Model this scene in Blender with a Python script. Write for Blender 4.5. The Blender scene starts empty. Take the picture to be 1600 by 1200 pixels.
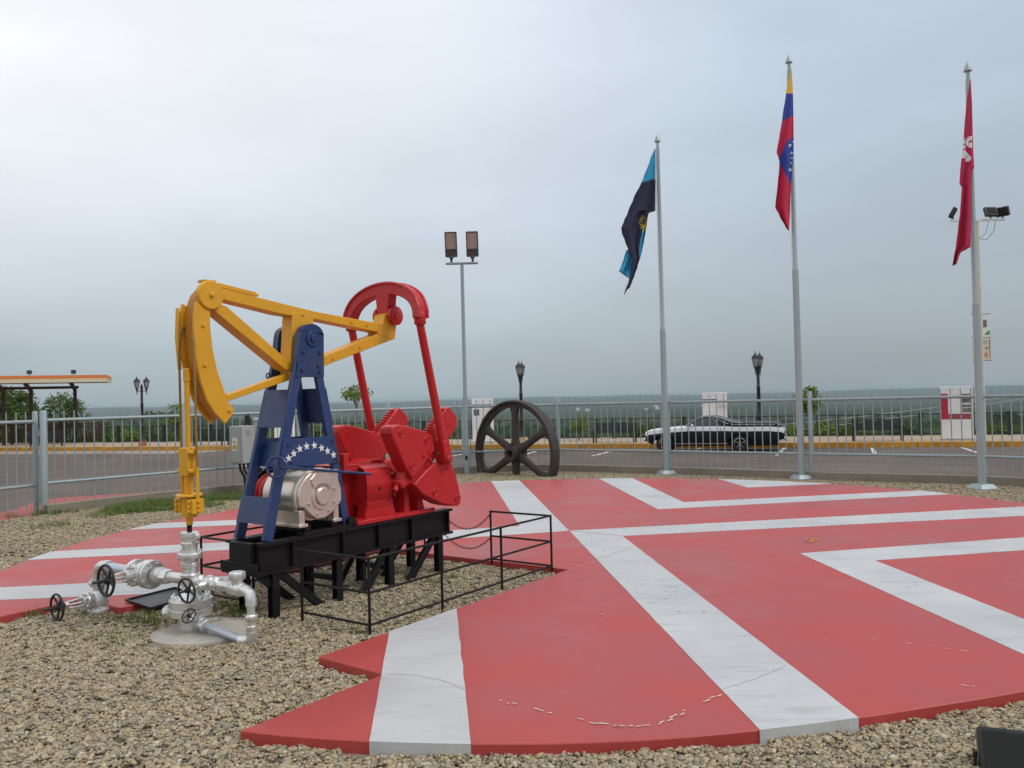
import bpy, bmesh, math, random
from mathutils import Vector, Matrix, noise
random.seed(7)
sc = bpy.context.scene
COL = sc.collection
R = math.radians

# ------------------------------------------------------------------ camera
F, HY, CAMH, TH = 1300.0, 623.0, 1.8, 0.025       # focal (px of a 1600 px wide frame), horizon row, eye height, roll
PIT = math.atan2(HY - 600.0, F)
cam = bpy.data.cameras.new('camera')
cam.sensor_width = 36.0
cam.lens = F / 1600.0 * 36.0
cam.clip_start = 0.05
cam.clip_end = 60000
camo = bpy.data.objects.new('camera', cam)
COL.objects.link(camo)
fwd = Vector((0, math.cos(PIT), math.sin(PIT)))
up0 = Vector((0, -math.sin(PIT), math.cos(PIT)))
rt = Vector((1, 0, 0)) * math.cos(TH) - up0 * math.sin(TH)
up = Vector((1, 0, 0)) * math.sin(TH) + up0 * math.cos(TH)
mw = Matrix((rt, up, -fwd)).transposed().to_4x4()
mw.translation = Vector((0, 0, CAMH))
camo.matrix_world = mw
sc.camera = camo

# ------------------------------------------------------------------ sky, sun, exposure
SUN_EL, SUN_AZ = 50.0, 112.0           # azimuth clockwise from +Y (view direction); behind the camera, to the right
w = bpy.data.worlds.new('World')
sc.world = w
w.use_nodes = True
nt = w.node_tree
nt.nodes.clear()
def wn(t, **k):
    n_ = nt.nodes.new(t)
    for a, b in k.items():
        setattr(n_, a, b)
    return n_
def wl(a, b):
    nt.links.new(a, b)
sky = wn('ShaderNodeTexSky', sky_type='NISHITA')
sky.sun_disc = False
sky.sun_elevation = R(SUN_EL)
sky.sun_rotation = R(SUN_AZ)
sky.air_density = 1.3
sky.dust_density = 3.0
tc = wn('ShaderNodeTexCoord')
sep = wn('ShaderNodeSeparateXYZ')
wl(tc.outputs['Generated'], sep.inputs[0])
# cloud sheet: brightness follows elevation, broken by large soft noise stretched along the horizon
mp = wn('ShaderNodeMapping')
mp.inputs['Scale'].default_value = (1.0, 1.0, 3.4)
mp.inputs['Location'].default_value = (3.1, 0.4, 1.7)
wl(tc.outputs['Generated'], mp.inputs[0])
n1 = wn('ShaderNodeTexNoise')
n1.inputs['Scale'].default_value = 2.3
n1.inputs['Detail'].default_value = 3
n1.inputs['Roughness'].default_value = 0.5
n1.inputs['Distortion'].default_value = 0.35
wl(mp.outputs[0], n1.inputs['Vector'])
ramp = wn('ShaderNodeValToRGB')
cr = ramp.color_ramp
cr.interpolation = 'B_SPLINE'
stops = [(0.0, (0.328, 0.390, 0.425)), (0.07, (0.378, 0.442, 0.482)), (0.17, (0.455, 0.522, 0.592)),
         (0.30, (0.510, 0.600, 0.695)), (0.48, (0.595, 0.68, 0.795)), (1.0, (0.65, 0.72, 0.82))]
while len(cr.elements) < len(stops):
    cr.elements.new(0.5)
for e_, (p_, c_) in zip(cr.elements, stops):
    e_.position = p_
    e_.color = (*c_, 1)
absz = wn('ShaderNodeMath', operation='ABSOLUTE')
wl(sep.outputs['Z'], absz.inputs[0])
# noise shifts the elevation lookup a little so the bands break up
nz = wn('ShaderNodeMath', operation='MULTIPLY_ADD')
wl(n1.outputs['Fac'], nz.inputs[0])
nz.inputs[1].default_value = 0.15
nz.inputs[2].default_value = -0.06
addz = wn('ShaderNodeMath', operation='ADD')
wl(absz.outputs[0], addz.inputs[0])
wl(nz.outputs[0], addz.inputs[1])
mx = wn('ShaderNodeMath', operation='MAXIMUM')
wl(addz.outputs[0], mx.inputs[0])
mx.inputs[1].default_value = 0.0
wl(mx.outputs[0], ramp.inputs['Fac'])
# thinner cloud towards the left (west): the whole sheet is brighter on that side
west = wn('ShaderNodeMapRange')
west.inputs['From Min'].default_value = 0.30
west.inputs['From Max'].default_value = -0.55
west.inputs['To Min'].default_value = 0.0
west.inputs['To Max'].default_value = 1.0
west.clamp = True
wl(sep.outputs['X'], west.inputs['Value'])
hi = wn('ShaderNodeMapRange')
hi.inputs['From Min'].default_value = 0.06
hi.inputs['From Max'].default_value = 0.36
hi.clamp = True
wl(sep.outputs['Z'], hi.inputs['Value'])
wh = wn('ShaderNodeMath', operation='MULTIPLY')
wl(west.outputs[0], wh.inputs[0])
wl(hi.outputs[0], wh.inputs[1])
wh2 = wn('ShaderNodeMath', operation='MULTIPLY')
wl(wh.outputs[0], wh2.inputs[0])
wh2.inputs[1].default_value = 0.95
mixw = wn('ShaderNodeMixRGB', blend_type='MIX')
mixw.inputs['Color2'].default_value = (0.93, 0.925, 0.93, 1)
wl(wh2.outputs[0], mixw.inputs['Fac'])
wl(ramp.outputs['Color'], mixw.inputs['Color1'])
# fine wisps
n2 = wn('ShaderNodeTexNoise')
n2.inputs['Scale'].default_value = 3.6
n2.inputs['Detail'].default_value = 4
wl(mp.outputs[0], n2.inputs['Vector'])
wis = wn('ShaderNodeMapRange')
wis.inputs['From Min'].default_value = 0.35
wis.inputs['From Max'].default_value = 0.70
wis.inputs['To Min'].default_value = 0.965
wis.inputs['To Max'].default_value = 1.05
wl(n2.outputs['Fac'], wis.inputs['Value'])
mul = wn('ShaderNodeVectorMath', operation='SCALE')
wl(mixw.outputs[0], mul.inputs[0])
wl(wis.outputs[0], mul.inputs['Scale'])
east = wn('ShaderNodeMapRange')               # the cloud sheet thickens gently towards the right
east.inputs['From Min'].default_value = -0.05
east.inputs['From Max'].default_value = 0.60
east.inputs['To Min'].default_value = 1.0
east.inputs['To Max'].default_value = 0.80
east.clamp = True
wl(sep.outputs['X'], east.inputs['Value'])
mul0 = mul
mul = wn('ShaderNodeVectorMath', operation='SCALE')
wl(mul0.outputs[0], mul.inputs[0])
wl(east.outputs[0], mul.inputs['Scale'])
skys = wn('ShaderNodeVectorMath', operation='SCALE')
wl(sky.outputs[0], skys.inputs[0])
skys.inputs['Scale'].default_value = 1.0
clouds10 = wn('ShaderNodeVectorMath', operation='SCALE')
wl(mul.outputs[0], clouds10.inputs[0])
clouds10.inputs['Scale'].default_value = 11.9
mixs = wn('ShaderNodeMixRGB')
mixs.inputs['Fac'].default_value = 0.9        # nine tenths cloud cover over the clear sky
wl(skys.outputs[0], mixs.inputs['Color1'])
wl(clouds10.outputs[0], mixs.inputs['Color2'])
bg = wn('ShaderNodeBackground')
bg.inputs['Strength'].default_value = 0.1
wl(mixs.outputs[0], bg.inputs['Color'])
wo = wn('ShaderNodeOutputWorld')
wl(bg.outputs[0], wo.inputs['Surface'])

sun = bpy.data.lights.new('sun', 'SUN')
sun.energy = 1.5
sun.angle = R(18)
sun.color = (1.0, 0.955, 0.89)
suno = bpy.data.objects.new('sun', sun)
COL.objects.link(suno)
sd = Vector((math.sin(R(SUN_AZ)) * math.cos(R(SUN_EL)), math.cos(R(SUN_AZ)) * math.cos(R(SUN_EL)), math.sin(R(SUN_EL))))
suno.rotation_euler = sd.to_track_quat('Z', 'Y').to_euler()
suno.location = (6, -8, 12)

sc.view_settings.view_transform = 'Standard'
sc.view_settings.look = 'None'
sc.view_settings.exposure = 0.0
sc.view_settings.gamma = 1.0
sc.view_settings.use_curve_mapping = False
sc.render.engine = 'CYCLES'

# ------------------------------------------------------------------ pixel helpers (photo rows/cols -> directions)
def ray(x, y):
    u = x - 800.0; v = 600.0 - y
    a = u * math.cos(TH) + v * math.sin(TH)
    b = -u * math.sin(TH) + v * math.cos(TH)
    return Vector((a, F * math.cos(PIT) - b * math.sin(PIT), F * math.sin(PIT) + b * math.cos(PIT)))
def G(x, y, z=0.0):                 # the point of the level z seen at that pixel
    d = ray(x, y); t = (z - CAMH) / d.z
    return Vector((d.x * t, d.y * t, z))
def AT(x, y, Y):                    # the point at distance Y along the view axis
    d = ray(x, y); t = Y / d.y
    return Vector((d.x * t, Y, CAMH + d.z * t))

# ------------------------------------------------------------------ materials
MAT = {}
def mat(name, col, rough=0.5, metal=0.0, var=0.12, vscale=6.0, bump=0.0, bscale=60.0, dirt=None, dirt_amt=0.0, dirt_scale=3.0,
        spec=0.5, coat=0.0, rvar=0.1, trans=None, speck=None, speck_at=0.70, speck_scale=26.0):
    m = bpy.data.materials.new(name); m.use_nodes = True
    t = m.node_tree; N = t.nodes; L = t.links
    b = N['Principled BSDF']
    tc_ = N.new('ShaderNodeTexCoord')
    no = N.new('ShaderNodeTexNoise'); no.inputs['Scale'].default_value = vscale; no.inputs['Detail'].default_value = 6; no.inputs['Roughness'].default_value = 0.6
    L.new(tc_.outputs['Object'], no.inputs['Vector'])
    mr = N.new('ShaderNodeMapRange'); mr.inputs['From Min'].default_value = 0.3; mr.inputs['From Max'].default_value = 0.7
    mr.inputs['To Min'].default_value = 1 - var; mr.inputs['To Max'].default_value = 1 + var
    L.new(no.outputs['Fac'], mr.inputs['Value'])
    sc_ = N.new('ShaderNodeVectorMath'); sc_.operation = 'SCALE'; sc_.inputs[0].default_value = col[:3]
    L.new(mr.outputs[0], sc_.inputs['Scale'])
    out = sc_.outputs[0]
    if dirt is not None:
        dn = N.new('ShaderNodeTexNoise'); dn.inputs['Scale'].default_value = dirt_scale; dn.inputs['Detail'].default_value = 8; dn.inputs['Roughness'].default_value = 0.68
        L.new(tc_.outputs['Object'], dn.inputs['Vector'])
        dr = N.new('ShaderNodeMapRange'); dr.inputs['From Min'].default_value = 0.48; dr.inputs['From Max'].default_value = 0.72
        dr.inputs['To Max'].default_value = dirt_amt
        L.new(dn.outputs['Fac'], dr.inputs['Value'])
        mi = N.new('ShaderNodeMixRGB'); mi.inputs['Color2'].default_value = (*dirt[:3], 1)
        L.new(dr.outputs[0], mi.inputs['Fac']); L.new(out, mi.inputs['Color1'])
        out = mi.outputs[0]
    if speck is not None:                      # small chips and rust marks
        sn = N.new('ShaderNodeTexNoise'); sn.inputs['Scale'].default_value = speck_scale; sn.inputs['Detail'].default_value = 5; sn.inputs['Roughness'].default_value = 0.7
        L.new(tc_.outputs['Object'], sn.inputs['Vector'])
        sr = N.new('ShaderNodeMapRange'); sr.inputs['From Min'].default_value = speck_at; sr.inputs['From Max'].default_value = speck_at + 0.04; sr.inputs['To Max'].default_value = 0.75
        L.new(sn.outputs['Fac'], sr.inputs['Value'])
        si = N.new('ShaderNodeMixRGB'); si.inputs['Color2'].default_value = (*speck[:3], 1)
        L.new(sr.outputs[0], si.inputs['Fac']); L.new(out, si.inputs['Color1']); out = si.outputs[0]
    L.new(out, b.inputs['Base Color'])
    rr = N.new('ShaderNodeMapRange'); rr.inputs['To Min'].default_value = max(0.02, rough - rvar); rr.inputs['To Max'].default_value = min(1, rough + rvar)
    rr.inputs['From Min'].default_value = 0.3; rr.inputs['From Max'].default_value = 0.7
    L.new(no.outputs['Fac'], rr.inputs['Value']); L.new(rr.outputs[0], b.inputs['Roughness'])
    b.inputs['Metallic'].default_value = metal
    b.inputs['Specular IOR Level'].default_value = spec
    b.inputs['Coat Weight'].default_value = coat
    if bump > 0:
        bn = N.new('ShaderNodeTexNoise'); bn.inputs['Scale'].default_value = bscale; bn.inputs['Detail'].default_value = 4
        L.new(tc_.outputs['Object'], bn.inputs['Vector'])
        bu = N.new('ShaderNodeBump'); bu.inputs['Strength'].default_value = bump; bu.inputs['Distance'].default_value = 0.01
        L.new(bn.outputs['Fac'], bu.inputs['Height']); L.new(bu.outputs[0], b.inputs['Normal'])
    if trans:
        b.inputs['Transmission Weight'].default_value = trans
    MAT[name] = m
    return m

mat('yellow_paint', (0.72, 0.355, 0.014), 0.42, var=0.08, dirt=(0.40, 0.17, 0.02), dirt_amt=0.22, dirt_scale=3, bump=0.12, bscale=40, speck=(0.20, 0.08, 0.03), speck_at=0.69)
mat('yellow_worn_shaded', (0.47, 0.185, 0.014), 0.55, var=0.16, vscale=9, dirt=(0.25, 0.10, 0.025), dirt_amt=0.6, dirt_scale=7, bump=0.15, bscale=40)  # rusty, rubbed yellow, darkened further to paint shade onto the arc face
mat('blue_paint', (0.016, 0.040, 0.140), 0.42, var=0.14, dirt=(0.055, 0.060, 0.085), dirt_amt=0.5, dirt_scale=4, bump=0.15, bscale=40, speck=(0.07, 0.05, 0.05), speck_at=0.68)
mat('red_paint', (0.50, 0.012, 0.014), 0.40, var=0.10, dirt=(0.26, 0.014, 0.012), dirt_amt=0.5, dirt_scale=6, bump=0.32, bscale=45, speck=(0.12, 0.02, 0.02), speck_at=0.69)
mat('black_paint', (0.006, 0.005, 0.006), 0.55, spec=0.3, var=0.2, dirt=(0.022, 0.018, 0.018), dirt_amt=0.5, bump=0.15, bscale=40)
mat('silver_paint', (0.74, 0.735, 0.72), 0.32, metal=0.72, var=0.08, dirt=(0.45, 0.40, 0.33), dirt_amt=0.3, dirt_scale=9, bump=0.30, bscale=45)
mat('motor_silver', (0.72, 0.645, 0.575), 0.30, metal=0.7, var=0.05, dirt=(0.46, 0.36, 0.29), dirt_amt=0.2, dirt_scale=4)
mat('white_paint', (0.74, 0.74, 0.73), 0.5, var=0.04)
mat('rope', (0.30, 0.17, 0.05), 0.8, var=0.3, vscale=60, bump=0.5, bscale=200)
mat('galv', (0.32, 0.385, 0.39), 0.45, metal=0.25, var=0.07, vscale=3, dirt=(0.26, 0.28, 0.28), dirt_amt=0.4, dirt_scale=2)
mat('pole_grey', (0.35, 0.41, 0.42), 0.42, metal=0.2, var=0.06, vscale=2, dirt=(0.30, 0.32, 0.34), dirt_amt=0.35, dirt_scale=1.5)
mat('concrete', (0.25, 0.215, 0.165), 0.9, var=0.16, vscale=3, dirt=(0.14, 0.12, 0.09), dirt_amt=0.6, dirt_scale=1.5, bump=0.4, bscale=50)
mat('cement', (0.42, 0.39, 0.34), 0.9, var=0.12, vscale=5, dirt=(0.26, 0.23, 0.19), dirt_amt=0.5, dirt_scale=6, bump=0.4, bscale=60)
mat('iron', (0.046, 0.037, 0.032), 0.62, metal=0.15, var=0.3, vscale=8, dirt=(0.085, 0.055, 0.040), dirt_amt=0.5, dirt_scale=4, bump=0.6, bscale=45)
mat('black_iron', (0.016, 0.017, 0.018), 0.5, var=0.2, dirt=(0.05, 0.04, 0.035), dirt_amt=0.3)
mat('asphalt', (0.112, 0.090, 0.076), 0.9, spec=0.25, var=0.24, vscale=0.35, dirt=(0.20, 0.162, 0.13), dirt_amt=0.8, dirt_scale=0.16, bump=0.35, bscale=90, speck=(0.05, 0.042, 0.038), speck_at=0.63, speck_scale=0.9)
mat('kerb_yellow', (0.54, 0.25, 0.015), 0.75, var=0.2, vscale=1.2, dirt=(0.17, 0.12, 0.06), dirt_amt=0.75, dirt_scale=1.3)
mat('paving', (0.38, 0.295, 0.205), 0.9, var=0.15, vscale=1.5, dirt=(0.30, 0.20, 0.16), dirt_amt=0.6, dirt_scale=0.6)
mat('line_white', (0.62, 0.60, 0.56), 0.8, var=0.2, vscale=8, dirt=(0.25, 0.22, 0.2), dirt_amt=0.6, dirt_scale=7)
mat('cabinet', (0.35, 0.37, 0.36), 0.5, var=0.05, dirt=(0.26, 0.27, 0.26), dirt_amt=0.3)
mat('label_yellow', (0.75, 0.50, 0.02), 0.5)
mat('dark_plastic', (0.012, 0.012, 0.013), 0.4, var=0.1)
mat('lamp_brown', (0.085, 0.068, 0.070), 0.5)
mat('lamp_lens', (0.42, 0.32, 0.28), 0.15, var=0.08, vscale=10, coat=0.4)
mat('lantern_glass', (0.55, 0.54, 0.50), 0.2, var=0.05, trans=0.3)
mat('brick_red', (0.33, 0.10, 0.07), 0.85, var=0.15)
mat('tan_block', (0.55, 0.38, 0.2), 0.85, var=0.15)
mat('totem_white', (0.84, 0.82, 0.81), 0.4, var=0.04, vscale=1.5, dirt=(0.5, 0.47, 0.42), dirt_amt=0.3, dirt_scale=2)
mat('totem_red', (0.48, 0.018, 0.04), 0.4)
mat('totem_maroon', (0.33, 0.07, 0.08), 0.4, var=0.4, vscale=9)
mat('totem_blue', (0.02, 0.09, 0.22), 0.4)
mat('photo_print', (0.20, 0.17, 0.12), 0.4, var=0.8, vscale=7, dirt=(0.5, 0.5, 0.45), dirt_amt=0.6, dirt_scale=5)
mat('print_dark', (0.10, 0.10, 0.10), 0.4, var=0.8, vscale=14, dirt=(0.5, 0.48, 0.45), dirt_amt=0.9, dirt_scale=16)
mat('shelter_orange', (0.72, 0.22, 0.05), 0.55, var=0.06)
mat('shelter_cream', (0.68, 0.58, 0.40), 0.6, var=0.06)
mat('shelter_under', (0.62, 0.50, 0.40), 0.8, var=0.08)
mat('shelter_brown', (0.075, 0.028, 0.026), 0.6, var=0.15)
mat('slat_brown', (0.10, 0.045, 0.03), 0.7, var=0.25)
mat('car_black', (0.006, 0.005, 0.008), 0.38, var=0.1, spec=0.3, coat=0.12, rvar=0.03)
mat('car_white', (0.74, 0.74, 0.74), 0.25, var=0.03, coat=1.0, rvar=0.05)
mat('car_glass', (0.010, 0.012, 0.026), 0.08, var=0.1, spec=0.8, rvar=0.03)
mat('chrome', (0.70, 0.70, 0.70), 0.12, metal=1.0, var=0.05, rvar=0.05)
mat('tyre', (0.014, 0.014, 0.014), 0.85, var=0.2)
mat('amber', (0.55, 0.16, 0.02), 0.3)
mat('tail_red', (0.30, 0.01, 0.012), 0.25)
mat('flag_lightblue', (0.035, 0.34, 0.56), 0.85, var=0.07, vscale=4)
mat('flag_navy', (0.022, 0.024, 0.060), 0.85, var=0.07, vscale=4)
mat('flag_sun', (0.66, 0.55, 0.03), 0.85)
mat('flag_sleeve', (0.66, 0.60, 0.52), 0.85)
mat('flag_yellow', (0.78, 0.48, 0.07), 0.85, var=0.06, vscale=4)
mat('flag_blue', (0.035, 0.060, 0.33), 0.85, var=0.08, vscale=4)
mat('flag_red', (0.54, 0.018, 0.065), 0.85, var=0.08, vscale=4)
mat('flag_maroon', (0.44, 0.016, 0.070), 0.85, var=0.10, vscale=4)
mat('flag_white', (0.72, 0.70, 0.70), 0.85)
mat('bark', (0.12, 0.085, 0.06), 0.9, var=0.25, vscale=20, bump=0.5)
mat('banner_cream', (0.66, 0.60, 0.45), 0.7, var=0.08)
mat('banner_green', (0.06, 0.34, 0.06), 0.7)
mat('banner_salmon', (0.66, 0.25, 0.17), 0.7, var=0.3, vscale=20)
mat('banner_grey', (0.16, 0.15, 0.15), 0.7, var=0.5, vscale=12)
mat('cable_dark', (0.02, 0.02, 0.02), 0.6)
mat('cable_pale', (0.42, 0.45, 0.42), 0.6)
mat('leaf_litter', (0.40, 0.16, 0.05), 0.8, var=0.3)
mat('paint_chip', (0.60, 0.48, 0.36), 0.9, var=0.3, vscale=30)

def leaf_mat(name, c1, c2):
    m = bpy.data.materials.new(name); m.use_nodes = True
    N = m.node_tree.nodes; L = m.node_tree.links
    b = N['Principled BSDF']
    ge = N.new('ShaderNodeNewGeometry')
    ra = N.new('ShaderNodeMixRGB'); ra.inputs['Color1'].default_value = (*c1, 1); ra.inputs['Color2'].default_value = (*c2, 1)
    L.new(ge.outputs['Random Per Island'], ra.inputs['Fac'])
    L.new(ra.outputs[0], b.inputs['Base Color'])
    b.inputs['Roughness'].default_value = 0.6
    b.inputs['Specular IOR Level'].default_value = 0.3
    tr = N.new('ShaderNodeBsdfTranslucent'); L.new(ra.outputs[0], tr.inputs['Color'])
    ms = N.new('ShaderNodeMixShader'); ms.inputs['Fac'].default_value = 0.3
    L.new(b.outputs[0], ms.inputs[1]); L.new(tr.outputs[0], ms.inputs[2])
    L.new(ms.outputs[0], N['Material Output'].inputs['Surface'])
    MAT[name] = m
leaf_mat('leaf_dark', (0.035, 0.075, 0.02), (0.09, 0.15, 0.035))
leaf_mat('leaf_mid', (0.055, 0.115, 0.02), (0.15, 0.21, 0.045))
leaf_mat('leaf_light', (0.10, 0.18, 0.025), (0.24, 0.30, 0.06))
leaf_mat('grass_blade', (0.075, 0.135, 0.025), (0.20, 0.25, 0.07))

# platform paint: slightly glossy, blotchy, scuffed
def floor_paint(name, col, worn, amt, rough):
    m = bpy.data.materials.new(name); m.use_nodes = True
    N = m.node_tree.nodes; L = m.node_tree.links; b = N['Principled BSDF']
    t = N.new('ShaderNodeTexCoord')
    a = N.new('ShaderNodeTexNoise'); a.inputs['Scale'].default_value = 0.9; a.inputs['Detail'].default_value = 7; a.inputs['Roughness'].default_value = 0.6
    L.new(t.outputs['Object'], a.inputs['Vector'])
    f_ = N.new('ShaderNodeTexNoise'); f_.inputs['Scale'].default_value = 38; f_.inputs['Detail'].default_value = 5
    L.new(t.outputs['Object'], f_.inputs['Vector'])
    mp_ = N.new('ShaderNodeMapping'); mp_.inputs['Scale'].default_value = (1.0, 5.0, 1.0); mp_.inputs['Rotation'].default_value = (0, 0, 0.9)
    L.new(t.outputs['Object'], mp_.inputs[0])
    st = N.new('ShaderNodeTexNoise'); st.inputs['Scale'].default_value = 1.6; st.inputs['Detail'].default_value = 9; st.inputs['Roughness'].default_value = 0.72
    L.new(mp_.outputs[0], st.inputs['Vector'])
    r1 = N.new('ShaderNodeMapRange'); r1.inputs['From Min'].default_value = 0.3; r1.inputs['From Max'].default_value = 0.7; r1.inputs['To Min'].default_value = 0.87; r1.inputs['To Max'].default_value = 1.10
    L.new(a.outputs['Fac'], r1.inputs['Value'])
    sc_ = N.new('ShaderNodeVectorMath'); sc_.operation = 'SCALE'; sc_.inputs[0].default_value = col
    L.new(r1.outputs[0], sc_.inputs['Scale'])
    r2 = N.new('ShaderNodeMapRange'); r2.inputs['From Min'].default_value = 0.52; r2.inputs['From Max'].default_value = 0.72; r2.inputs['To Max'].default_value = amt
    L.new(st.outputs['Fac'], r2.inputs['Value'])
    mi = N.new('ShaderNodeMixRGB'); mi.inputs['Color2'].default_value = (*worn, 1)
    L.new(r2.outputs[0], mi.inputs['Fac']); L.new(sc_.outputs[0], mi.inputs['Color1'])
    L.new(mi.outputs[0], b.inputs['Base Color'])
    r3 = N.new('ShaderNodeMapRange'); r3.inputs['From Min'].default_value = 0.3; r3.inputs['From Max'].default_value = 0.7; r3.inputs['To Min'].default_value = rough - 0.13; r3.inputs['To Max'].default_value = rough + 0.15
    L.new(a.outputs['Fac'], r3.inputs['Value']); L.new(r3.outputs[0], b.inputs['Roughness'])
    bu = N.new('ShaderNodeBump'); bu.inputs['Strength'].default_value = 0.12; bu.inputs['Distance'].default_value = 0.004
    L.new(f_.outputs['Fac'], bu.inputs['Height']); L.new(bu.outputs[0], b.inputs['Normal'])
    MAT[name] = m
floor_paint('floor_red', (0.42, 0.052, 0.046), (0.33, 0.058, 0.050), 0.45, 0.46)
floor_paint('floor_white', (0.50, 0.50, 0.50), (0.32, 0.305, 0.29), 0.65, 0.5)

# ------------------------------------------------------------------ mesh builder
class MB:
    def __init__(s):
        s.v = []; s.f = []; s.m = []; s.mi = 0
    def add(s, vs, fs):
        o = len(s.v)
        s.v += [tuple(p) for p in vs]
        for f_ in fs:
            s.f.append([i + o for i in f_]); s.m.append(s.mi)
        return s
    def box(s, c, d, rot=None):
        x, y, z = d[0] / 2, d[1] / 2, d[2] / 2
        vs = [Vector((a, b, c_)) for a in (-x, x) for b in (-y, y) for c_ in (-z, z)]
        if rot is not None:
            vs = [rot @ q for q in vs]
        c = Vector(c)
        return s.add([q + c for q in vs], [(0, 1, 3, 2), (4, 6, 7, 5), (0, 4, 5, 1), (2, 3, 7, 6), (0, 2, 6, 4), (1, 5, 7, 3)])
    def bb(s, x0, x1, y0, y1, z0, z1):
        return s.box(((x0 + x1) / 2, (y0 + y1) / 2, (z0 + z1) / 2), (abs(x1 - x0), abs(y1 - y0), abs(z1 - z0)))
    def bar(s, a, b, w, h, upv=(0, 0, 1)):
        a = Vector(a); b = Vector(b); d = b - a; L = d.length; d.normalize()
        u = Vector(upv); sd_ = d.cross(u)
        if sd_.length < 1e-4:
            sd_ = d.cross(Vector((1, 0, 0)))
        sd_.normalize(); u = sd_.cross(d)
        rot = Matrix((d, sd_, u)).transposed()
        return s.box((a + b) / 2, (L, w, h), rot)
    def prism(s, pts, axis, a, b):
        # pts in the two other axes; extruded along axis from a to b
        def P(q, t):
            if axis == 'x': return (t, q[0], q[1])
            if axis == 'y': return (q[0], t, q[1])
            return (q[0], q[1], t)
        n_ = len(pts)
        vs = [P(q, a) for q in pts] + [P(q, b) for q in pts]
        fs = [tuple(range(n_)), tuple(range(2 * n_ - 1, n_ - 1, -1))]
        fs += [(i, i + n_, (i + 1) % n_ + n_, (i + 1) % n_) for i in range(n_)]
        return s.add(vs, fs)
    def frame(s, d):
        d = Vector(d).normalized()
        u = Vector((0, 0, 1)) if abs(d.z) < 0.9 else Vector((1, 0, 0))
        x = d.cross(u).normalized(); y = d.cross(x).normalized()
        return d, x, y
    def lathe(s, p, d, prof, n=20, cap=True):
        p = Vector(p); d, x, y = s.frame(d)
        vs = []; fs = []
        for r, t in prof:
            for k in range(n):
                a = 2 * math.pi * k / n
                vs.append(p + d * t + x * (r * math.cos(a)) + y * (r * math.sin(a)))
        for i in range(len(prof) - 1):
            for k in range(n):
                k2 = (k + 1) % n
                fs.append((i * n + k, i * n + k2, (i + 1) * n + k2, (i + 1) * n + k))
        if cap:
            fs.append(tuple(range(n - 1, -1, -1)))
            fs.append(tuple(range((len(prof) - 1) * n, len(prof) * n)))
        return s.add(vs, fs)
    def cyl(s, a, b, r, r2=None, n=16):
        a = Vector(a); b = Vector(b)
        return s.lathe(a, b - a, [(r, 0), (r if r2 is None else r2, (b - a).length)], n)
    def tube(s, path, r, n=8, closed=False):
        path = [Vector(q) for q in path]; m_ = len(path)
        rs = r if isinstance(r, (list, tuple)) else [r] * m_
        tang = []
        for i in range(m_):
            if closed:
                t = path[(i + 1) % m_] - path[i - 1]
            else:
                t = path[min(i + 1, m_ - 1)] - path[max(i - 1, 0)]
            tang.append(t.normalized())
        d, x, y = s.frame(tang[0])
        vs = []; fs = []
        for i in range(m_):
            t = tang[i]
            x = (x - t * x.dot(t)).normalized(); y = t.cross(x)
            for k in range(n):
                a = 2 * math.pi * k / n
                vs.append(path[i] + x * (rs[i] * math.cos(a)) + y * (rs[i] * math.sin(a)))
        rng = m_ if closed else m_ - 1
        for i in range(rng):
            j = (i + 1) % m_
            for k in range(n):
                k2 = (k + 1) % n
                fs.append((i * n + k, i * n + k2, j * n + k2, j * n + k))
        if not closed:
            fs.append(tuple(range(n - 1, -1, -1))); fs.append(tuple(range((m_ - 1) * n, m_ * n)))
        return s.add(vs, fs)
    def ring(s, c, d, r, w, n=28, k=8):
        d, x, y = s.frame(d); c = Vector(c)
        return s.tube([c + x * (r * math.cos(2 * math.pi * i / n)) + y * (r * math.sin(2 * math.pi * i / n)) for i in range(n)], w, k, True)
    def sphere(s, c, r, n=10, sx=1, sy=1, sz=1):
        prof = [(max(1e-4, r * math.sin(math.pi * i / n)), -r * math.cos(math.pi * i / n)) for i in range(n + 1)]
        o = len(s.v)
        s.lathe((0, 0, 0), (0, 0, 1), prof, n * 2)
        c = Vector(c)
        for i in range(o, len(s.v)):
            q = s.v[i]; s.v[i] = (q[0] * sx + c.x, q[1] * sy + c.y, q[2] * sz + c.z)
        return s
    def bolt(s, c, d, r=0.014, h=0.014):
        return s.lathe(c, d, [(r, 0), (r, h * 0.8), (r * 0.8, h)], 6)
    def build(s, name, m, parent=None, loc=(0, 0, 0), rotz=0, bevel=0, smooth=35, seg=2, hide=False):
        me = bpy.data.meshes.new(name)
        me.from_pydata(s.v, [], s.f)
        mats = m if isinstance(m, (list, tuple)) else [m]
        for q in mats:
            me.materials.append(MAT[q])
        if len(mats) > 1:
            me.polygons.foreach_set('material_index', s.m)
        bm = bmesh.new(); bm.from_mesh(me)
        bmesh.ops.recalc_face_normals(bm, faces=bm.faces)
        bm.to_mesh(me); bm.free()
        if smooth:
            me.polygons.foreach_set('use_smooth', [True] * len(me.polygons))
            me.set_sharp_from_angle(angle=R(smooth))
        me.update()
        o = bpy.data.objects.new(name, me)
        COL.objects.link(o)
        o.location = loc; o.rotation_euler = (0, 0, rotz)
        if parent is not None:
            o.parent = parent
        if bevel:
            md = o.modifiers.new('bevel', 'BEVEL'); md.width = bevel; md.segments = seg; md.limit_method = 'ANGLE'; md.angle_limit = R(40)
        return o

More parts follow.
